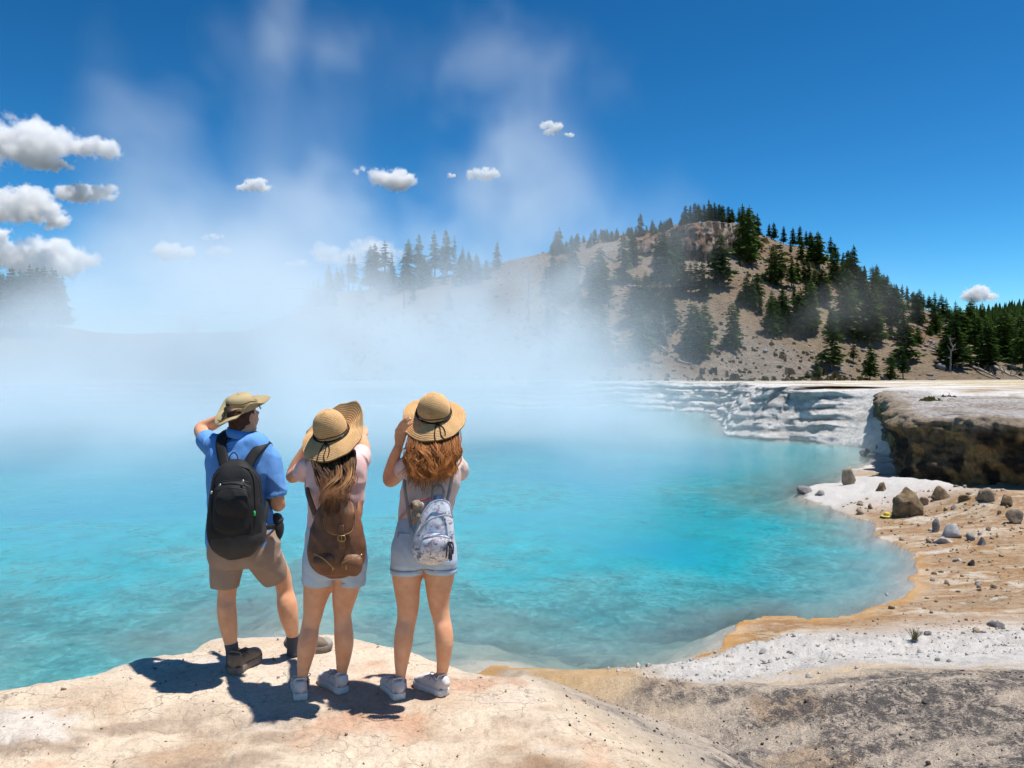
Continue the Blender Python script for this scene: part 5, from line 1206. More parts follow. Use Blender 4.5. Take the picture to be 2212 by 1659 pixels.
b2.part('strap_anchor', plain('strap_anchor', [ribbon([b2.q(1645,2112,-.20), b2.q(1652,2142,-.215), b2.q(1656,2168,-.22)], .032, .005, (-.2, -1, 0), taper=(.5, 1.2))]), M_PALEZ)
M_INK = cloth('dark_ribbon_bow', (0.07, 0.065, 0.085)); 
b2.part('ribbon_bow', plain('ribbon_bow', [cord([b2.q(1792,2168,-.325), b2.q(x1, y1, -.335), b2.q(x2, y2, -.33)], .004, 5, 7) for x1, y1, x2, y2 in ((1800,2185,1795,2235),(1806,2190,1806,2240),(1812,2180,1812,2215),(1788,2195,1784,2232),(1800,2200,1800,2243),(1808,2170,1814,2190))]), M_INK)
# fluffy key-ring toy hanging from the bag
toy = Fig(4.58, (1668, 2080), 'plush_keyring', 'fluffy beige animal key-ring hanging from the floral backpack', 'toy', dy=-.22, full=True)
M_PLUSH = simple_mat('beige_plush', (0.34, 0.26, 0.19), .95, .35, 90, 1.0, .006); M_PLUSHD = simple_mat('dark_plush', (0.09, 0.075, 0.06), .95, .35, 90, 1.0, .006)
toy.part('body', fuse('body', [ellip(toy.q(1668,2020,-.22), (.030, .028, .026)), ellip(toy.q(1666,2060,-.22), (.026, .026, .040)), ellip(toy.q(1654,2084,-.22), (.012, .012, .018)), ellip(toy.q(1678,2084,-.22), (.012, .012, .018)), ellip(toy.q(1664,2024,-.248), (.014, .012, .011))], .004, 2, .006, 70, 95), M_PLUSH)
toy.part('ear', plain('ear', [ellip(toy.q(1648,2022,-.225), (.010, .010, .022))]), M_PLUSHD); toy.part('ear', plain('ear', [ellip(toy.q(1688,2022,-.225), (.012, .008, .018))]), simple_mat('pale_plush', (0.5, 0.46, 0.42), .9, .2, 60))
toy.part('ring', plain('ring', [cord([toy.q(1672,2004,-.22), toy.q(1690,2000,-.22), toy.q(1712,1994,-.21), toy.q(1726,1992,-.2)], .0035, 5)]), M_RED)
g2.part('belt_cord', plain('belt_cord', [ribbon([g2.q(1596,2076,-.06), g2.q(1620,2050,-.11), g2.q(1650,2015,-.125)], .014, .004, (-.3, -1, 0))]), cloth('pink_sash', (0.55, 0.30, 0.28)))

for f_, xs in ((g1, ((1240, 1330), (1360, 1450))), (g2, ((1592, 1672), (1724, 1800)))):
    y0 = 2170 if f_ is g1 else 2130
    for xa, xb in xs:
        cx = (xa + xb) / 2; hw_ = (xb - xa) / 2; mid = 1342 if f_ is g1 else 1695; hwid = 124.0 if f_ is g1 else 128.0
        dq = lambda x: -(0.72 * hwid * f_.m()) * math.sqrt(max(0.02, 1 - ((x - mid) / hwid) ** 2)) - .010
        pts = [(xa, y0), (xa + 3, y0 + 62), (cx, y0 + 82), (xb - 3, y0 + 62), (xb, y0), (cx, y0 + 4), (xa, y0)]
        f_.part('pocket_seam', plain('pocket_seam', [cord([f_.q(x, y, dq(x)) for x, y in pts], .0022, 4, 6)]), M_SEAM)
# ------------------------------------------------------------------ steam over the pool (a real volume of water vapour)
def vapour(name, mn, mx, res, dens, mat, label=None, cat=None, kind=None):
    """an object whose points carry density; its modifier turns them into a volume grid"""
    nx, ny, nz = res
    me = bpy.data.meshes.new(name)
    N = nx * ny * nz
    me.vertices.add(N)
    me.vertices.foreach_set('co', np.tile(np.array([(mn[i] + mx[i]) / 2 for i in range(3)], np.float32), N))
    set_f(me, 'dens', dens)
    me.materials.append(mat)
    ng = bpy.data.node_groups.new(name + '_grid', 'GeometryNodeTree')
    ng.interface.new_socket('Geometry', in_out='INPUT', socket_type='NodeSocketGeometry')
    ng.interface.new_socket('Geometry', in_out='OUTPUT', socket_type='NodeSocketGeometry')
    N_ = ng.nodes.new; L = ng.links.new
    gi = N_('NodeGroupInput'); go = N_('NodeGroupOutput')
    vc = N_('GeometryNodeVolumeCube')
    vc.inputs['Min'].default_value = mn; vc.inputs['Max'].default_value = mx
    for k, r in zip(('Resolution X', 'Resolution Y', 'Resolution Z'), res): vc.inputs[k].default_value = r
    pos = N_('GeometryNodeInputPosition'); sep = N_('ShaderNodeSeparateXYZ'); L(pos.outputs[0], sep.inputs[0])
    def m(op, a, b):
        n = N_('ShaderNodeMath'); n.operation = op
        for i, v in enumerate((a, b)):
            if isinstance(v, (int, float)): n.inputs[i].default_value = v
            else: L(v, n.inputs[i])
        return n.outputs[0]
    idx = []
    for i in range(3):
        q = m('MULTIPLY', m('SUBTRACT', sep.outputs[i], mn[i]), (res[i] - 1) / (mx[i] - mn[i]))
        idx.append(m('FLOOR', m('ADD', q, 0.5), 0.0))
    lin = m('ADD', idx[0], m('MULTIPLY', m('ADD', idx[1], m('MULTIPLY', idx[2], ny)), nx))
    si = N_('GeometryNodeSampleIndex'); si.data_type = 'FLOAT'; si.domain = 'POINT'; si.clamp = True
    na = N_('GeometryNodeInputNamedAttribute'); na.data_type = 'FLOAT'; na.inputs[0].default_value = 'dens'
    L(gi.outputs[0], si.inputs['Geometry']); L(na.outputs[0], si.inputs['Value']); L(lin, si.inputs['Index'])
    L(si.outputs[0], vc.inputs['Density'])
    sm = N_('GeometryNodeSetMaterial'); sm.inputs['Material'].default_value = mat
    L(vc.outputs[0], sm.inputs[0]); L(sm.outputs[0], go.inputs[0])
    o = link(name, me, None, label=label, cat=cat, kind=kind)
    md = o.modifiers.new('grid', 'NODES'); md.node_group = ng
    return o

def vol_mat(name, color, aniso, k, rate=3.0):
    t = NT(name)
    at = t.attr('density', 'Fac')
    v = t.n('VolumePrincipled'); v.inputs['Color'].default_value = (*color, 1); v.inputs['Anisotropy'].default_value = aniso
    v.inputs['Density'].default_value = k; v.inputs['Density Attribute'].default_value = 'density'
    t.t.nodes.remove(at.node)
    t.t.links.new(v.outputs[0], t.out.inputs['Volume'])
    t.m.cycles.volume_step_rate = rate
    return t.m

SMN, SMX = (-78.0, 18.0, -2.25), (46.0, 100.0, 64.0)
SRES = (148, 92, 84)
BL = [(520,860,60, 25,19,4.2, 3.0), (600,935,50, 25,13,2.2, 1.7), (160,880,60, 12,16,3.4, 1.5), (640,740,64, 14,14,3.8, 2.1), (360,750,64, 8,13,4.0, 1.7), (860,780,60, 12,13,3.6, 1.6), (480,660,64, 9,9,3.0, 1.0), (300,705,64, 7,8,2.4, 1.1), (480,700,64, 8,8,2.4, .9), (760,650,64, 8,8,2.6, 0.8),
      (370,600,66, 4.6,6,5.5, 0.9), (400,695,64, 7.0,10,4.0, 2.0), (270,775,62, 6,10,2.6, 1.6), (150,745,62, 7,9,2.0, 1.5), (520,760,60, 10,10,2.4, 1.2), (560,640,64, 8,8,3.4, 1.0), (270,430,66, 3.6,4,7, 0.36), (215,210,66, 2.4,2.5,6, 0.26), (165,120,66, 1.6,2,4, 0.20), (330,270,66, 2.4,2.5,4, 0.16),
      (640,560,66, 9,6,5, 0.75), (620,430,66, 4.6,4,6, 0.50), (610,270,66, 3.6,3,6, 0.50), (595,60,66, 2.2,2.5,8, 0.42), (760,250,66, 3,3,4, 0.20),
      (1110,580,62, 4.2,5,5, 0.90), (1150,430,62, 3.2,3.5,5, 0.70), (1195,310,62, 2.2,2.5,2.8, 0.42), (1060,700,60, 7,9,4, 1.2), (970,790,56, 10,11,3.6, 1.2), (1230,600,62, 5,5,5, .30), (1240,490,62, 3.4,3.5,4, .22), (1330,640,62, 5,5,4.5, .22),
      (1240,830,58, 9,10,2.4, .75), (1390,868,54, 6,7,1.6, 0.6), (1540,820,58, 5,5,2.0, 0.22), (1610,660,60, 2.6,3,3.4, 0.22), (1490,580,60, 3,3,2.4, 0.20), (1890,660,60, 3.4,4,2.6, 0.12), (1290,740,60, 4,6,3.0, 0.40), (1480,720,60, 3,3,2.4, 0.25), (1700,720,60, 3,3,2, .12),
      (820,380,68, 12,5,7, 0.24), (930,150,68, 4,3,4.4, 0.26), (1190,160,68, 4,2.5,2.6, 0.28), (1060,130,68, 3,2.5,2.6, 0.22), (780,90,68, 3,2.5,3, 0.20), (450,120,68, 4,3,4, 0.16), (1080,30,68, 3,2.5,2, .16),
      (1480,905,46, 7,5,1.3, 0.45), (1150,1000,33, 9,4,1.3, 0.42), (1240,1120,26, 4,2.5,1.0, 0.22), (1650,985,34, 5,3,0.9, 0.22), (500,895,72, 32,13,2.6, 1.8), (480,935,47, 26,12,1.7, 1.4), (700,980,38, 17,8,1.3, .75), (230,965,40, 15,8,1.5, .9), (1060,1080,28, 3,2.5,.9, .18)]
ax = [np.linspace(SMN[i], SMX[i], SRES[i], dtype=np.float32) for i in range(3)]
Z, Y, X = np.meshgrid(ax[2], ax[1], ax[0], indexing='ij')
X, Y, Z = X.ravel(), Y.ravel(), Z.ravel()
wv = vnoise(X * 0.07, Y * 0.07, Z * 0.05, 201) * 3.2; wv2 = vnoise(X * 0.07 + 40, Y * 0.07, Z * 0.05, 203) * 3.2
wf = vnoise(X * 0.22 + 9, Y * 0.10, Z * 0.20, 207) * 1.6; wf2 = vnoise(X * 0.22, Y * 0.10 + 31, Z * 0.20, 209) * 1.6
qx, qy, qz = X + 1.25 * wv + wf, Y + wv2, Z + 0.8 * wv2 + wf2
D = np.zeros(len(X), np.float32)
for vx, vy, dd, rx, ry, rz, tau in BL:
    c = at_depth(vx, vy, dd)
    e = ((qx - c[0]) / rx) ** 2 + ((qy - c[1]) / ry) ** 2 + ((qz - c[2]) / rz) ** 2
    D += (tau / (ry * 1.77)) * np.exp(-e)
nz_ = fbm(qx * 0.13, qy * 0.045, qz * 0.13, oct=5, seed=205, gain=0.64)
st_ = fbm(qx * 0.33 + 0.12 * qz, qy * 0.05, qz * 0.11, oct=4, seed=215, gain=0.6)
big = np.clip(D * 24, 0, 1)
D *= np.clip(0.36 * big + (1.7 - 0.5 * big) * ss(-0.16, 0.30, nz_), 0, 2)
D *= np.clip(0.45 + 0.35 * big + (1.0 - 0.55 * big) * ss(-0.22, 0.30, st_), 0, 2) * (1 - 0.22 * ss(14, 24, Z)) * (1 - 0.85 * ss(-31, -38, X) * ss(5.5, 8.5, Z))
D *= ss(SMN[0], SMN[0] + 6, X) * ss(SMX[0], SMX[0] - 5, X) * ss(SMX[2], SMX[2] - 3, Z) * ss(SMX[1], SMX[1] - 6, Y)
D = 0.11 * (1 - np.exp(-D / 0.11))
D = np.maximum(D - 0.0016, 0)
STEAM_K = 1.0
steam = vapour('steam', SMN, SMX, SRES, D, vol_mat('steam_vapour', (0.90, 0.935, 0.965), 0.1, STEAM_K), kind='stuff', label='white steam drifting up from the turquoise hot pool')
# ------------------------------------------------------------------ conifers
def leaf_mat(name, c0, c1):
    t = NT(name)
    oi = t.n('ObjectInfo')
    c = t.ramp(t.math('ADD', t.math('MULTIPLY', t.noise(0.9, 3, 0.6), 0.6), t.math('MULTIPLY', oi.outputs['Random'], 0.4)), [(0.25, c0), (0.75, c1)])
    d = t.n('BsdfDiffuse'); t.set(d.inputs[0], c); tl = t.n('BsdfTranslucent'); t.set(tl.inputs[0], c)
    m = t.n('MixShader'); m.inputs[0].default_value = 0.32
    t.t.links.new(d.outputs[0], m.inputs[1]); t.t.links.new(tl.outputs[0], m.inputs[2]); t.t.links.new(m.outputs[0], t.out.inputs['Surface'])
    return t.m
NEEDLE = leaf_mat('pine_needles', (0.042, 0.085, 0.024), (0.14, 0.21, 0.052))
BARK = simple_mat('pine_bark', (0.15, 0.115, 0.09), 0.95, 0.35, 3, 0.8, 0.05)
DEADWOOD = simple_mat('dead_wood', (0.26, 0.235, 0.21), 0.95, 0.3, 4, 0.8, 0.03)

def tube(pts, rad, sides=6, cap=True):
    pts = np.asarray(pts, float); n = len(pts); V = []
    Tn = np.gradient(pts, axis=0); Tn /= np.linalg.norm(Tn, axis=1)[:, None] + 1e-9
    ref = np.array((0.3, 0.95, 0.1)) if abs(Tn[0][1]) < 0.8 else np.array((1, 0, 0.2))
    a = np.linspace(0, 2 * math.pi, sides, endpoint=False)
    for i in range(n):
        u = np.cross(Tn[i], ref); u /= np.linalg.norm(u) + 1e-9; w = np.cross(Tn[i], u)
        V.append(pts[i] + rad[i] * (np.cos(a)[:, None] * u + np.sin(a)[:, None] * w))
    F = grid_faces(n, sides, True)
    return np.vstack(V), F

def tri_mesh(name, Vs, Fs, smooth=False):
    out, k = [], 0
    for V, F in zip(Vs, Fs):
        out.append(np.asarray(F) + k); k += len(V)
    return mesh_np(name, np.vstack(Vs), np.vstack(out), smooth)

def conifer(seed, H=10.0, R=1.7, bare=0.10, levels=30, dens=1.0, droop=0.35, top=1.0):
    r = np.random.default_rng(seed)
    n = 9; zz = np.linspace(-0.04, 1, n) * H
    lean = np.stack((0.012 * H * np.sin(zz * 0.5 + seed), 0.012 * H * np.cos(zz * 0.4 + seed), np.zeros(n)), 1)
    tr = tube(np.stack((np.zeros(n), np.zeros(n), zz), 1) + lean, 0.015 * H * (1.02 - np.linspace(0, 1, n)) + 0.01, 7)
    trunk = mesh_np('trunk', *tr)
    Q = []
    for L in range(levels):
        f = bare + (0.985 - bare) * (L + r.uniform(-.3, .3)) / levels
        f = min(max(f, bare), 0.985); z = f * H
        g = (1 - (f - bare) / (1 - bare))
        rad = 1.15 * R * (g ** 0.58) * (0.55 + 0.45 * min(1, (f - bare) / 0.12 + 0.35))
        nb = max(3, int(r.integers(5, 8) * dens))
        a0 = r.uniform(0, 6.28)
        for b in range(nb):
            if r.random() < 0.14: continue
            ang = a0 + 6.283 * b / nb + r.uniform(-.35, .35)
            ln = rad * (r.uniform(0.35, 1.0) + 0.45 * r.random() ** 3); dirv = np.array((math.cos(ang), math.sin(ang), 0))
            side = np.array((-dirv[1], dirv[0], 0))
            ns = 6 if ln > 0.8 else 4
            for s_ in range(ns):
                q = (s_ + 0.6) / ns
                c = dirv * ln * q + np.array((0, 0, z - droop * ln * q * q + 0.16 * ln * q)) + r.normal(size=3) * 0.05 * ln
                w = 0.34 * ln * (1.15 - 0.6 * q) + 0.15; l = 0.36 * ln + 0.18
                tilt = np.array((0, 0, r.uniform(-.35, .15)))
                e1 = (dirv + tilt) * l * 0.6
                e2 = (side + np.array((0, 0, r.uniform(-.6, .3)))) * w * 0.6
                Q.append((c - e1 * 0.7, c - e2, c + e1, c + e2))
                if r.random() < 0.75:
                    e3 = np.array((r.normal() * .3, r.normal() * .3, -0.55)) * w + side * r.uniform(-.3, .3) * w
                    Q.append((c - e1 * 0.5, c + e3 * 0.8, c + e1 * 0.9, c - e3 * 0.35))
    Q.append(((0, 0, H * .95), (0.10, 0, H * 0.985), (0, 0, H * 1.03), (-0.10, 0, H * .985)))
    Q = np.array(Q).reshape(-1, 3)
    crown = mesh_np('crown', Q, np.arange(len(Q)).reshape(-1, 4), smooth=False)
    trunk.materials.append(BARK); crown.materials.append(NEEDLE)
    return trunk, crown
PROTO = [conifer(1), conifer(2, R=1.45, levels=34), conifer(3, R=2.1, bare=0.14, dens=1.1), conifer(4, R=1.25, bare=0.22, levels=26), conifer(5, R=1.8, bare=0.07), conifer(6, R=2.4, bare=0.12, levels=24),
         conifer(7, R=1.0, bare=0.45, levels=18, dens=0.8), conifer(8, R=0.85, bare=0.36, levels=20, dens=0.75), conifer(9, R=2.9, bare=0.02, levels=22, dens=1.2)]
tree_rng = np.random.default_rng(77)
TREE_BASES = []
def put_tree(vx, vbase, vtop, label, group, name='pine_tree', kind=None, depth=None, pos=None, cat='tree'):
    p = pos if pos is not None else on_hill(vx, vbase)
    H = max(0.8, (vbase - vtop) / (FPX * VS) * p[1]) * (1.10 if name == 'pine_tree' and vbase > 560 else 1.0)
    k = kind if kind is not None else int(tree_rng.choice([0, 1, 2, 3, 4, 5], p=[.22, .22, .18, .14, .16, .08]))
    e = bpy.data.objects.new(name, None); COL.objects.link(e)
    e.location = (p[0], p[1], p[2] - 0.15); s = H / 10.0; w = s * tree_rng.uniform(1.1, 1.55)
    e.scale = (w, w, s); e.rotation_euler = (0, 0, tree_rng.uniform(0, 6.28))
    e['label'] = label; e['category'] = cat
    if group: e['group'] = group
    for nm, m in zip(('trunk', 'crown'), PROTO[k]): link(nm, m, parent=e)
    TREE_BASES.append((vx, vbase, vtop))
    return e

Z6 = [(380,400,230),(410,390,200),(555,340,250),(540,680,420),(500,700,470),(430,900,560),(480,940,600),(540,890,640),(520,830,560),(350,860,500),(290,860,620),
 (760,900,480),(790,880,600),(690,790,560),(650,760,600),(960,760,360),(1040,610,340),(1110,350,150),(1310,700,330),(1400,640,300),(1440,560,330),(1240,600,430),
 (1480,850,560),(1540,880,600),(1590,870,580),(1640,890,600),(1420,800,560),(1360,750,600),(1800,800,370),(1790,760,560),(2050,590,130),(1990,560,120),(2080,500,150),(2120,360,150),
 (1080,1100,720),(1150,1000,690),(1200,1000,700),(1250,1010,720),(1300,1020,760),(1340,1170,780),(1380,1150,840),(1250,1260,880),(1540,1330,940),(1600,1390,1000),(1660,1300,950),(1580,1250,950),
 (1900,1310,950),(1930,1280,960),(300,1200,960),(370,1180,960),(600,1230,880),(640,1250,900),(680,1060,850),(520,1080,960),(770,1350,950),(810,1340,1130),
 (2030,960,700),(2080,980,730),(2120,900,680),(1970,930,820),(1950,1040,930)]
TOP = [(1475,260,130),(1500,250,70),(1540,250,70),(1580,245,50),(1610,240,60),(1660,240,60),(1700,240,25),(1720,240,60),(1750,245,40),(1790,245,60),(1820,245,70),(1870,245,80),(1900,250,100),(1960,260,90),(2000,280,100),(2040,290,100)]
R7 = [(50,330,180),(135,300,145),(215,340,180),(275,370,190),(330,385,240),(365,385,240),(10,320,200),(440,480,320),(540,480,290),(575,450,305),(605,440,340),(650,460,340),(690,480,305),(725,500,340),(795,520,435),(835,540,420),
 (940,650,475),(1000,650,515),(1030,700,560),(1065,720,620),(1110,740,640),(1160,780,660),(1200,790,665),(1250,800,705),(1290,820,760),(1345,830,710),(1390,840,720),(1430,850,785),(1470,860,755),(1520,880,820),(1555,900,815),(1620,950,795),(1660,960,840),(1710,960,840),(1745,960,880)]
S7 = [(110,790,430),(40,760,450),(60,700,560),(290,560,380),(350,540,470),(430,640,340),(410,600,420),(205,810,540),(250,760,560),(310,740,560),(350,760,580),(400,880,640),(440,920,660),(470,940,640),
 (560,780,500),(590,800,520),(640,800,560),(680,760,560),(740,700,450),(730,880,560),(790,930,640),(830,960,640),(150,1160,860),(110,1150,860),(280,1200,840),(260,1220,860),(370,1190,760),(400,1190,850),(330,1100,750),(35,1130,830),(60,1200,900),(20,1210,880),
 (540,1200,980),(640,1230,820),(680,1240,820),(740,1240,900),(700,1100,680),(870,1290,820),(900,1280,900),(860,1250,880),(960,1270,1060),(930,1000,680),(900,1010,640),(980,1000,720),(1020,1000,730),(1060,1240,1020),(1090,1100,790),(1110,1050,800),
 (1160,1250,1010),(1275,1110,870),(1330,1130,950),(1290,1100,860),(1210,990,890),(1260,1000,840),(1310,980,820),(1450,1200,1010),(1480,1190,1000),(1440,1060,850),(1500,1080,870),(1540,1080,900),
 (1680,1330,1030),(1640,1320,980),(1570,1400,1020),(1820,1380,1050),(1780,1300,1030),(1740,1280,950),(1760,1250,920),(1850,1220,950),(2000,1430,1040),(2050,1440,1030),(1970,1400,1080),(2100,1420,1060),(2170,1440,1100),(2040,1300,1000),(2110,1300,1010),(2180,1380,1050),(2200,1500,1150)]
U7 = [(560,1510,1000,'lone tall conifer low on the bare hill slope, left of the foot trees',1),(885,1600,1300,'dark bushy conifer at the hill foot beside the grey boulder',2),(740,1450,1250,'small thin conifer on the bare lower slope',3),
 (1060,1600,1370,'compact conifer at the hill foot just right of the grey boulder',0),(1170,1590,1330,'narrow conifer at the hill foot, rightmost of the three foot trees',3),(1190,1450,1060,'tall wide-branched conifer standing above the three foot trees',5),
 (420,1570,1400,'short young conifer at the hill foot beside a round bush',4),(1400,1210,1120,'small round young conifer on the reddish slope',8),(1600,1480,1100,'tall dark conifer with a bare trunk beside it on the lower slope',2),
 (1620,1500,1040,'tallest conifer of the lower right slope clump',1),(1740,1480,1300,'small pointed conifer standing alone at the lower right slope',3),(1890,1490,1110,'dense dark conifer with a wide skirt at the lower right slope',0),(1920,1470,1100,'dark conifer just behind the wide-skirted one',1),(2140,1460,1120,'pale half-dead conifer at the far right hill foot',7)]
U6 = [(1110,1380,970,'bright green conifer in front of the shaded clump below the outcrop',2),(1210,1350,1230,'knee-high conifer sapling beside the bright green conifer',3)]
LF = [(1385,770,655),(1340,760,680),(1440,790,690),(1470,790,650),(1490,780,640),(1560,770,600),(1580,760,590),(1620,780,600),(1650,790,650),(1720,790,600),(1765,790,585),(1790,750,660),(1830,740,560),(1880,700,520),(1915,700,555),(1950,690,590),(1975,690,610),(1700,880,700),(1740,850,760),(1600,850,800),(1890,890,800),(1910,790,720),(1420,800,700),(1300,760,690),(1280,750,690),(1320,770,690),(770,800,725),(820,800,740)]
def size_word(px): return 'tall' if px > 58 else ('mid-sized' if px > 36 else 'short')
for X, b, t_ in Z6:
    vx, vb, vt = 1106 + X * .25, 421.2 + b * .25, 421.2 + t_ * .25
    zone = 'on the hill slope half hidden by steam' if vx < 1330 else ('on the scree below the rock outcrop' if vx < 1570 else 'beside the bare scree chute below the outcrop')
    put_tree(vx, vb, vt, f'{size_word(vb - vt)} dark conifer {zone}', f'{size_word(vb - vt)} conifers {zone}')
for X, b, t_ in TOP:
    put_tree(1106 + X * .25, 421.2 + b * .25 - 2, 421.2 + t_ * .25, 'dark conifer in the cluster standing on top of the rock outcrop', 'conifers on top of the outcrop', pos=at_depth(1106 + X * .25, 421.2 + b * .25, 158.0))
for X, b, t_ in R7:
    vx, vb, vt = 1659 + X * .25, 421.2 + b * .25, 421.2 + t_ * .25
    put_tree(vx, vb, vt, f'{size_word(vb - vt)} conifer against the sky along the falling right ridge', f'{size_word(vb - vt)} ridge conifers')
for X, b, t_ in S7:
    vx, vb, vt = 1659 + X * .25, 421.2 + b * .25, 421.2 + t_ * .25
    zone = 'in the dark wood at right hill end' if vx > 2080 else ('on the middle of the wooded right slope' if vb > 660 else 'high on the wooded right slope')
    put_tree(vx, vb, vt, f'{size_word(vb - vt)} dark conifer {zone}', f'{size_word(vb - vt)} conifers {zone}')
for k in range(26):
    vx = tree_rng.uniform(1640, 2200); cy = np.interp(vx, crest_v[:, 0], crest_v[:, 1]); vb = cy + 12 + (tree_rng.random() ** 1.3) * (775 - cy - 12); hh_ = tree_rng.uniform(26, 62)
    zone = 'in the dark wood at right hill end' if vx > 2080 else ('on the middle of the wooded right slope' if vb > 660 else 'high on the wooded right slope')
    put_tree(vx, vb, vb - hh_, f'{size_word(hh_)} dark conifer {zone}', f'{size_word(hh_)} conifers {zone}')
for X, b, t_, lb, k in U7: put_tree(1659 + X * .25, 421.2 + b * .25, 421.2 + t_ * .25, lb, None, kind=k)
for X, b, t_, lb, k in U6: put_tree(1106 + X * .25, 421.2 + b * .25, 421.2 + t_ * .25, lb, None, kind=k)
for X, b, t_ in LF:
    vx, vb, vt = X * .5127, 216 + b * .5127, 216 + t_ * .5127
    put_tree(vx, vb, vt, f'{size_word(vb - vt)} thin conifer fading into the steam left of the hill', f'{size_word(vb - vt)} conifers in the steam', kind=int(tree_rng.choice([0, 1, 3, 6, 7])))
for k in range(22):
    vx = tree_rng.uniform(655, 1120); cy = np.interp(vx, crest_v[:, 0], crest_v[:, 1]); vb = cy + tree_rng.uniform(0, 30); hh_ = tree_rng.uniform(28, 62)
    put_tree(vx, vb, vb - hh_, f'{size_word(hh_)} full conifer on the steamy ridge left of hill', f'{size_word(hh_)} full conifers on the steamy ridge', kind=int(tree_rng.choice([0, 2, 4, 1])))
for k in range(30):                                          # left bluff
    vx = -30 + k * 5.6 + tree_rng.uniform(-3, 3); vt = 592 + tree_rng.uniform(-8, 10) + max(0, vx - 90) * 0.18
    row = k % 3
    put_tree(vx, vt + tree_rng.uniform(95, 112), vt, 'tall slender conifer in the row at the left edge', 'conifers of the left row', kind=int(tree_rng.choice([0, 1, 3, 1])), pos=at_depth(vx, vt + 104, 150 + 5 * row))
# young pines along the ridge left of the outcrop
for k in range(70):
    vx = tree_rng.uniform(1180, 1480); cy = np.interp(vx, crest_v[:, 0], crest_v[:, 1])
    vb = cy + tree_rng.uniform(0, 16); h = tree_rng.uniform(12, 28)
    put_tree(vx, vb, vb - h, 'young pine in the dense thicket along the ridge', 'young pines along the ridge', 'young_pine')
# bushes at the hill foot in the mist
for X, b, t_ in [(300,1400,1240),(470,1430,1240),(540,1420,1250),(740,1430,1280),(950,1420,1260),(600,1450,1290),(850,1450,1300),(1050,1440,1320)]:
    put_tree(1106 + X * .25, 421.2 + b * .25, 421.2 + t_ * .25, 'bushy young conifer in the mist at the hill foot', 'bushy conifers in the mist', 'young_pine', kind=8)
put_tree(1744, 816, 797, 'low round bush at the hill foot by the flats', None, 'shrub', kind=8, cat='shrub')
put_tree(2179, 799, 792, 'flat dark bush near the right edge at the hill foot', None, 'shrub', kind=8, cat='shrub')
put_tree(2202, 810, 790, 'dark leafy bush cut by the right edge of the view', None, 'shrub', kind=8, cat='shrub')

# far-off wood on the distant ridge: one mass
r = np.random.default_rng(9); Qs = []
n = 2600
tx, ty = r.uniform(250, 620, n), r.uniform(480, 660, n)
tz = -3 + 62 * np.exp(-((tx - 480) / 240) ** 2 - ((ty - 640) / 150) ** 2) + 4 * fbm(tx * 0.01, ty * 0.01, oct=4, seed=103) + 30 * np.exp(-((tx + 500) / 300) ** 2 - ((ty - 700) / 200) ** 2)
for i in range(n):
    h = r.uniform(6, 11); w = h * 0.2; c = np.array((tx[i], ty[i], tz[i] - 0.5))
    a = r.uniform(0, 3.14)
    for k in range(3):
        d = np.array((math.cos(a + k * 1.05), math.sin(a + k * 1.05), 0)) * w
        Qs += [c - d, c + d, c + np.array((0, 0, h))]
Qs = np.array(Qs); me = mesh_np('forest', Qs, np.arange(len(Qs)).reshape(-1, 3), smooth=False)
link('forest', me, NEEDLE, kind='stuff', label='dark green wood covering the distant ridge')

# low scrub and loose stone on the slope: nobody could count it
r = np.random.default_rng(19); n = 9000
sx, sy = r.uniform(-30, 150, n), r.uniform(104, 168, n); keep = (np.abs(sx / sy) < .72) & (fbm(sx * .06, sy * .06, oct=3, seed=701) + r.uniform(-.25, .25, n) > .08); sx, sy = sx[keep], sy[keep]
sz_ = hill_h(sx, sy); Qs = []
for i in range(len(sx)):
    h = r.lognormal(-1.15, .45); w = h * r.uniform(.5, 1.1); a = r.uniform(0, 3.14); c = np.array((sx[i], sy[i], sz_[i] - .05))
    for k in range(3):
        d = np.array((math.cos(a + k * 1.05), math.sin(a + k * 1.05), 0)) * w; u_ = np.array((r.normal() * .2 * w, r.normal() * .2 * w, h))
        Qs += [c - d, c + d, c + d * .55 + u_, c - d * .5 + u_ * .85]
Qs = np.array(Qs); link('scrub', mesh_np('scrub', Qs, np.arange(len(Qs)).reshape(-1, 4), False), leaf_mat('scrub_leaves', (0.06, 0.058, 0.028), (0.19, 0.15, 0.075)), kind='stuff', label='low dry scrub dotted over the hill slope')
gravel_pts = r.uniform(0, 1, (1600, 2)); V0, F0 = ico(1); Vs, Fs = [], []
for i, (a, b) in enumerate(gravel_pts):
    x_, y_ = -10 + a * 140, 108 + b * 58; q = r.lognormal(-1.6, .5); z_ = float(hill_h(x_, y_))
    Vs.append(V0 * (1 + .25 * r.normal(size=(len(V0), 1))) * np.array((q, q * .8, q * .6)) + np.array((x_, y_, z_ + q * .2))); Fs.append(F0 + i * len(V0))
link('scree_rubble', mesh_np('scree_rubble', np.vstack(Vs), np.vstack(Fs), False), RM['grey'], kind='stuff', label='loose rubble scattered over the bare hill slope')

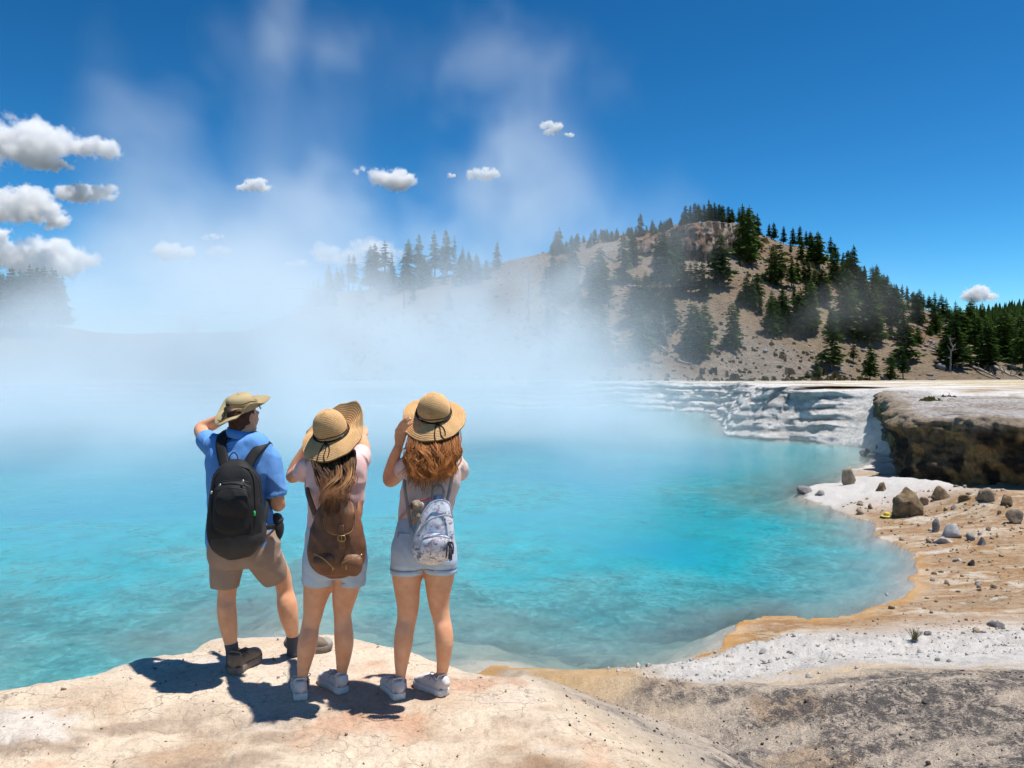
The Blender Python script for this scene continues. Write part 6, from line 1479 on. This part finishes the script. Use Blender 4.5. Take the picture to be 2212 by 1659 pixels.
# ------------------------------------------------------------------ fallen logs, snags, hill boulders
def log(v0, v1, rad, label, name='fallen_log', lift=0.25, stubs=4, group=None):
    a, b = on_hill(*v0), on_hill(*v1); n = 7
    pts = np.array([a + (b - a) * k / (n - 1) for k in range(n)])
    pts[:, 2] = np.maximum(hill_h(pts[:, 0], pts[:, 1]), pts[:, 2]) + lift
    r = np.random.default_rng(int(v0[0] * 7 + v0[1])); pts[1:-1] += r.normal(size=(n - 2, 3)) * 0.08
    Vs, Fs = [], []
    V, F = tube(pts - a, np.linspace(rad, rad * 0.4, n), 7); Vs.append(V); Fs.append(F)
    o = link(name, tri_mesh(name, Vs, Fs, True), DEADWOOD, label=label, cat='log', loc=tuple(a), group=group)
    for k in range(stubs):
        q = pts[2 + k % 4] - a; d = np.array((r.normal() * .5, -0.4, r.uniform(.4, 1.0)))
        V, F = tube(np.array((q, q + d * 0.6, q + d * 1.1)), [rad * .35, rad * .25, rad * .1], 5)
        link('branch', mesh_np('branch', V, F), DEADWOOD, parent=o)
    return o
Z6p = lambda X, Y: (1106 + X * .25, 421.2 + Y * .25)
Z7p = lambda X, Y: (1659 + X * .25, 421.2 + Y * .25)
log(Z6p(330,960), Z6p(480,1050), 0.28, 'grey fallen log on the steamy slope left of the scree')
log(Z6p(160,1120), Z6p(370,1310), 0.25, 'long grey log lying in the mist above the hill foot')
log(Z6p(780,490), Z6p(915,590), 0.22, 'upper grey log of the jumble left of the outcrop')
log(Z6p(800,520), Z6p(905,600), 0.20, 'lower grey log of the jumble left of the outcrop')
log(Z6p(900,370), Z6p(1040,345), 0.22, 'bleached log lying along the ridge edge')
log(Z6p(1230,1300), Z6p(1365,1375), 0.22, 'bleached log below the bright green conifer')
log(Z6p(1430,1445), Z6p(1600,1490), 0.15, 'thin pale log on the bare lower slope')
log(Z7p(1750,1480), Z7p(2000,1600), 0.22, 'long dark log running down the lower right slope')
log(Z7p(1940,1485), Z7p(2200,1640), 0.25, 'long dark log, lowest at the right hill foot')
log(Z7p(1280,1250), Z7p(1460,1350), 0.20, 'grey log on the reddish slope patch')
def snag(v, top_v_, rad, label, seed):
    p = on_hill(*v); r = np.random.default_rng(seed)
    q = at_depth(*top_v_, p[1] - 0.5); n = 7
    pts = np.array([p + (q - p) * k / (n - 1) for k in range(n)]); pts[1:] += r.normal(size=(n - 1, 3)) * 0.15
    e = bpy.data.objects.new('dead_tree', None); COL.objects.link(e); e.location = tuple(p); e['label'] = label; e['category'] = 'dead tree'
    V, F = tube(pts - p, np.linspace(rad, rad * .25, n), 7); link('trunk', mesh_np('trunk', V, F), DEADWOOD, parent=e)
    H = np.linalg.norm(q - p)
    for k in range(7):
        f = r.uniform(.35, .95); i = int(f * (n - 1)); c = pts[i] - p
        d = np.array((r.choice([-1, 1]) * r.uniform(.4, 1), r.normal() * .4, r.uniform(.1, .8))) * H * 0.22
        V, F = tube(np.array((c, c + d * .5 + (0, 0, .1), c + d)), [rad * .4, rad * .25, rad * .08], 5); link('branch', mesh_np('branch', V, F), DEADWOOD, parent=e)
snag(Z6p(150,1110), Z6p(140,640), 0.26, 'tall bare dead tree in the steam at the left of the hill', 1)
snag(Z6p(1345,1300), Z6p(1310,1030), 0.24, 'pale dead trunk in front of the shaded clump', 2)
snag(Z6p(805,1060), Z6p(880,900), 0.22, 'leaning dark dead tree on the steamy slope', 3)
snag(Z6p(320,940), Z6p(300,700), 0.2, 'forked dead tree among the conifers left of the scree', 4)
snag(Z7p(1575,1520), Z7p(1590,1200), 0.16, 'slim bare trunk beside the tall dark conifer on lower slope', 5)
snag(Z7p(400,480), Z7p(455,370), 0.16, 'dead tree leaning over on the right ridge', 6)
def hill_rock(v, w, h, mat, label, seed):
    p = on_hill(*v); s = p[1] / (FPX * VS)
    V, F = rock_mesh(seed, (w * s / 2, w * s / 2.4, h * s / 2), 3, 0.3); V[:, 2] += h * s * .3
    link('boulder', mesh_np('boulder', V, F, smooth=False), RM[mat], label=label, cat='rock', loc=tuple(p))
hill_rock(Z7p(993,1600), 17, 15, 'grey', 'rounded grey boulder between two conifers at the hill foot', 401)
hill_rock(Z6p(1760,1350), 10, 8, 'dark', 'dark boulder on the bare scree slope', 402)
hill_rock(Z6p(1790,1335), 9, 4, 'dark', 'flat dark rock just above the dark scree boulder', 403)
hill_rock(Z7p(1285,1165), 9, 8, 'dark', 'small dark rock high on the reddish slope', 404)
hill_rock(Z7p(775,1600), 18, 4, 'grey', 'low pale rock at the hill foot left of the dark bushy conifer', 405)
hill_rock(Z7p(1095,1612), 18, 4, 'grey', 'low grey rock at the hill foot under the compact conifer', 406)

# shrubs and dry tuft on the far bank and the gravel bank
def shrub(vx, vy, wpx, hpx, label, mat, seed, n=260, name='shrub', blade=False):
    p = ground_at(vx, vy, 4, 75); s = p[1] / (FPX * VS); r = np.random.default_rng(seed)
    w, h = wpx * s / 2, hpx * s
    Q = []
    for k in range(n):
        if blade:
            a = r.uniform(0, 6.28); o = np.array((math.cos(a), math.sin(a), 0)); c = o * w * .25 * r.random()
            tip = c + o * w * r.uniform(.2, 1) + np.array((0, 0, h * r.uniform(.5, 1))); b = np.cross(o, (0, 0, 1)) * 0.004
            Q += [c - b, c + b, tip + b * .3, tip - b * .3]
        else:
            d = r.normal(size=3); d /= np.linalg.norm(d); q = r.random() ** .4
            c = d * q * np.array((w, w * .6, h * .5)) + np.array((0, 0, h * .5)); c[2] = max(c[2], 0.02)
            e1 = r.normal(size=3) * h * .10; e2 = r.normal(size=3) * h * .10
            Q += [c - e1, c - e2, c + e1, c + e2]
    Q = np.array(Q)
    e = bpy.data.objects.new(name, None); COL.objects.link(e); e.location = tuple(p); e['label'] = label; e['category'] = 'plant' if blade else 'shrub'
    link('leaves', mesh_np('leaves', Q, np.arange(len(Q)).reshape(-1, 4), False), mat, parent=e)
    if not blade:
        V, F = tube(np.array(((0, 0, -.05), (0, 0, h * .3), (0.05 * w, 0, h * .6))), [.03, .02, .01], 5); link('stem', mesh_np('stem', V, F), BARK, parent=e)
OLIVE = leaf_mat('olive_leaves', (0.05, 0.055, 0.018), (0.14, 0.125, 0.045))
DRY = leaf_mat('dry_grass', (0.10, 0.10, 0.05), (0.22, 0.19, 0.10))
shrub(1920, 905, 34, 44, 'yellow-green shrub on the white bank left of the cliff', OLIVE, 1)
shrub(1962, 893, 36, 34, 'olive shrub on the white bank behind the cliff top', OLIVE, 2)
shrub(2010, 880, 50, 22, 'low olive shrub along the terrace edge', OLIVE, 3)
shrub(2050, 872, 44, 18, 'low dark shrub at the right end of the terrace edge', OLIVE, 4)
shrub(1885, 912, 16, 24, 'small yellow shrub on the white bank slope', OLIVE, 5)
shrub(1975, 1385, 34, 24, 'dry tuft of grass at the crest of the gravel bank', DRY, 6, 90, 'grass_tuft', True)

# lost yellow sun hat lying on the shore
p = ground_at(1916, 1118)
e = bpy.data.objects.new('sun_hat', None); COL.objects.link(e); e.location = tuple(p + np.array((0, 0, .03))); e['label'] = 'lost yellow hat lying on the shore below the brown boulder'; e['category'] = 'hat'
YEL = simple_mat('yellow_cloth', (0.55, 0.42, 0.07), 0.8, 0.15, 20)
def lathe(prof, n=28):
    a = np.linspace(0, 2 * math.pi, n, endpoint=False); V = []
    for r_, z in prof: V.append(np.stack((r_ * np.cos(a), r_ * np.sin(a), np.full(n, z)), 1))
    return np.vstack(V), grid_faces(len(prof), n, True)
V, F = lathe([(0.002, .10), (.05, .098), (.08, .08), (.09, .04), (.092, .005)]); link('crown', mesh_np('crown', V, F), YEL, parent=e)
V, F = lathe([(.090, .012), (.13, .0), (.175, -.012), (.17, -.018), (.09, .004)]); link('brim', mesh_np('brim', V, F), YEL, parent=e)

# ------------------------------------------------------------------ clouds
CLOUD = vol_mat('cloud_white', (1.0, 1.0, 1.0), 0.0, 1.0, 1.2)
CL = [(55,315,170,100,'largest white cumulus cloud, topmost at the left edge'),(108,357,85,28,'small ragged cloud under the largest left cloud'),(210,320,76,54,'round white cloud right of the largest left cloud'),
      (190,418,130,42,'long flat cloud alone below the round cloud'),(45,448,130,74,'big white cloud at the left edge, second from the top'),(122,482,58,34,'ragged tail cloud at the lower right of the left-edge cloud'),(65,410,80,18,'thin cloud strip above the left-edge cloud'),
      (85,563,240,76,'wide cloud bank low over the left conifers'),(3,516,30,40,'small cloud cut by the left edge above the low bank'),(375,546,86,36,'pale cloud seen through the rising steam'),(468,541,50,28,'faint cloud right of the pale steam-veiled cloud'),
      (460,512,54,16,'faint thin cloud above the steam-veiled clouds'),(548,403,66,28,'small cloud in the middle sky between the plumes'),(850,391,84,44,'rounded cloud in the middle of the sky'),(785,372,50,20,'wispy cloud left of the rounded middle cloud'),
      (1046,379,70,26,'small cloud left of the right steam plume'),(975,382,13,11,'tiny cloud puff right of the rounded middle cloud'),(1190,280,42,24,'small cloud above the right steam plume'),(1232,291,20,14,'tiny puff beside the cloud above the right plume'),
      (775,556,190,58,'wide cloud bank behind the thin conifers left of the hill'),(640,568,54,18,'low cloud left of the bank behind the thin conifers'),(2116,641,52,40,'bright cloud peeping over the right end of the hill')]
cr_ = np.random.default_rng(3)
for i, (vx, vy, w, h, lb) in enumerate(CL):
    D0 = 2400 + 40 * i; s = D0 / (FPX * VS); c = at_depth(vx, vy, D0)
    W, H = w * s / 2 * 1.05, h * s / 2 * 1.2; Dp = max(H * 1.1, W * 0.5)
    res = (int(np.clip(w * 0.8, 20, 130)), int(np.clip(w * 0.3, 16, 36)), int(np.clip(h * 1.1, 18, 76)))
    mn, mx = (-W * 1.25, -Dp * 1.3, -H * 1.25), (W * 1.25, Dp * 1.3, H * 1.35)
    ax = [np.linspace(mn[k], mx[k], res[k], dtype=np.float32) for k in range(3)]
    Z, Y, X = np.meshgrid(ax[2], ax[1], ax[0], indexing='ij'); X, Y, Z = X.ravel(), Y.ravel(), Z.ravel()
    sd = np.full(len(X), -9.0)
    for q in range(int(np.clip(w / 4, 5, 34))):
        u = cr_.uniform(-.85, .85); lift = (1 - u * u) ** .6
        z = cr_.uniform(-0.5, 0.75) * lift * (0.8 + 0.2 * math.sin(u * 5 + i)); r_ = H * cr_.uniform(.34, .62) * (0.6 + 0.4 * lift)
        e = np.sqrt(((X - u * W) / 1.35) ** 2 + ((Y - cr_.uniform(-.5, .5) * Dp) / 1.2) ** 2 + ((Z - z * H) / .9) ** 2)
        sd = np.maximum(sd, 1 - e / r_)
    k_ = 2.2 / H
    n_ = fbm(X * k_ + i * 7, Y * k_, Z * k_, oct=5, seed=600 + i, gain=.66)
    dn_ = ss(0.0, 0.45, sd + 1.5 * n_ + 0.06) * ss(-1.0, -0.55, Z / H + 0.15 * n_)
    wisp = 0.30 if any(t_ in lb for t_ in ('faint', 'thin', 'wispy', 'veiled')) else 1.0
    o = vapour('cloud', mn, mx, res, dn_ * wisp * 3.0 / H, CLOUD, label=lb, kind='stuff')
    o.location = tuple(c)

# ------------------------------------------------------------------ labels: tell look-alikes apart by their place in the row
ORD = 'first second third fourth fifth sixth seventh eighth ninth tenth eleventh twelfth thirteenth fourteenth fifteenth sixteenth seventeenth eighteenth nineteenth twentieth'.split()
def ordinal(k):
    if k < 20: return ORD[k]
    tens, u = divmod(k + 1, 10); T_ = {2: 'twenty', 3: 'thirty', 4: 'forty', 5: 'fifty', 6: 'sixty', 7: 'seventy'}[tens]
    return {2: 'twentieth', 3: 'thirtieth', 4: 'fortieth', 5: 'fiftieth', 6: 'sixtieth', 7: 'seventieth'}[tens] if u == 0 else T_ + '-' + ORD[u - 1]
by = {}
for o in COL.objects:
    if o.parent is None and o.get('label') and o.get('category') and o.get('group'): by.setdefault(o['label'], []).append(o)
for lb, os_ in by.items():
    if len(os_) < 2: continue
    os_.sort(key=lambda o: o.location.x / o.location.y)
    for k, o in enumerate(os_):
        if len(os_) - k == 1: o['label'] = lb + ', rightmost'
        elif k == 0: o['label'] = lb + ', leftmost'
        else: o['label'] = lb + ', ' + ordinal(k) + ' from left'
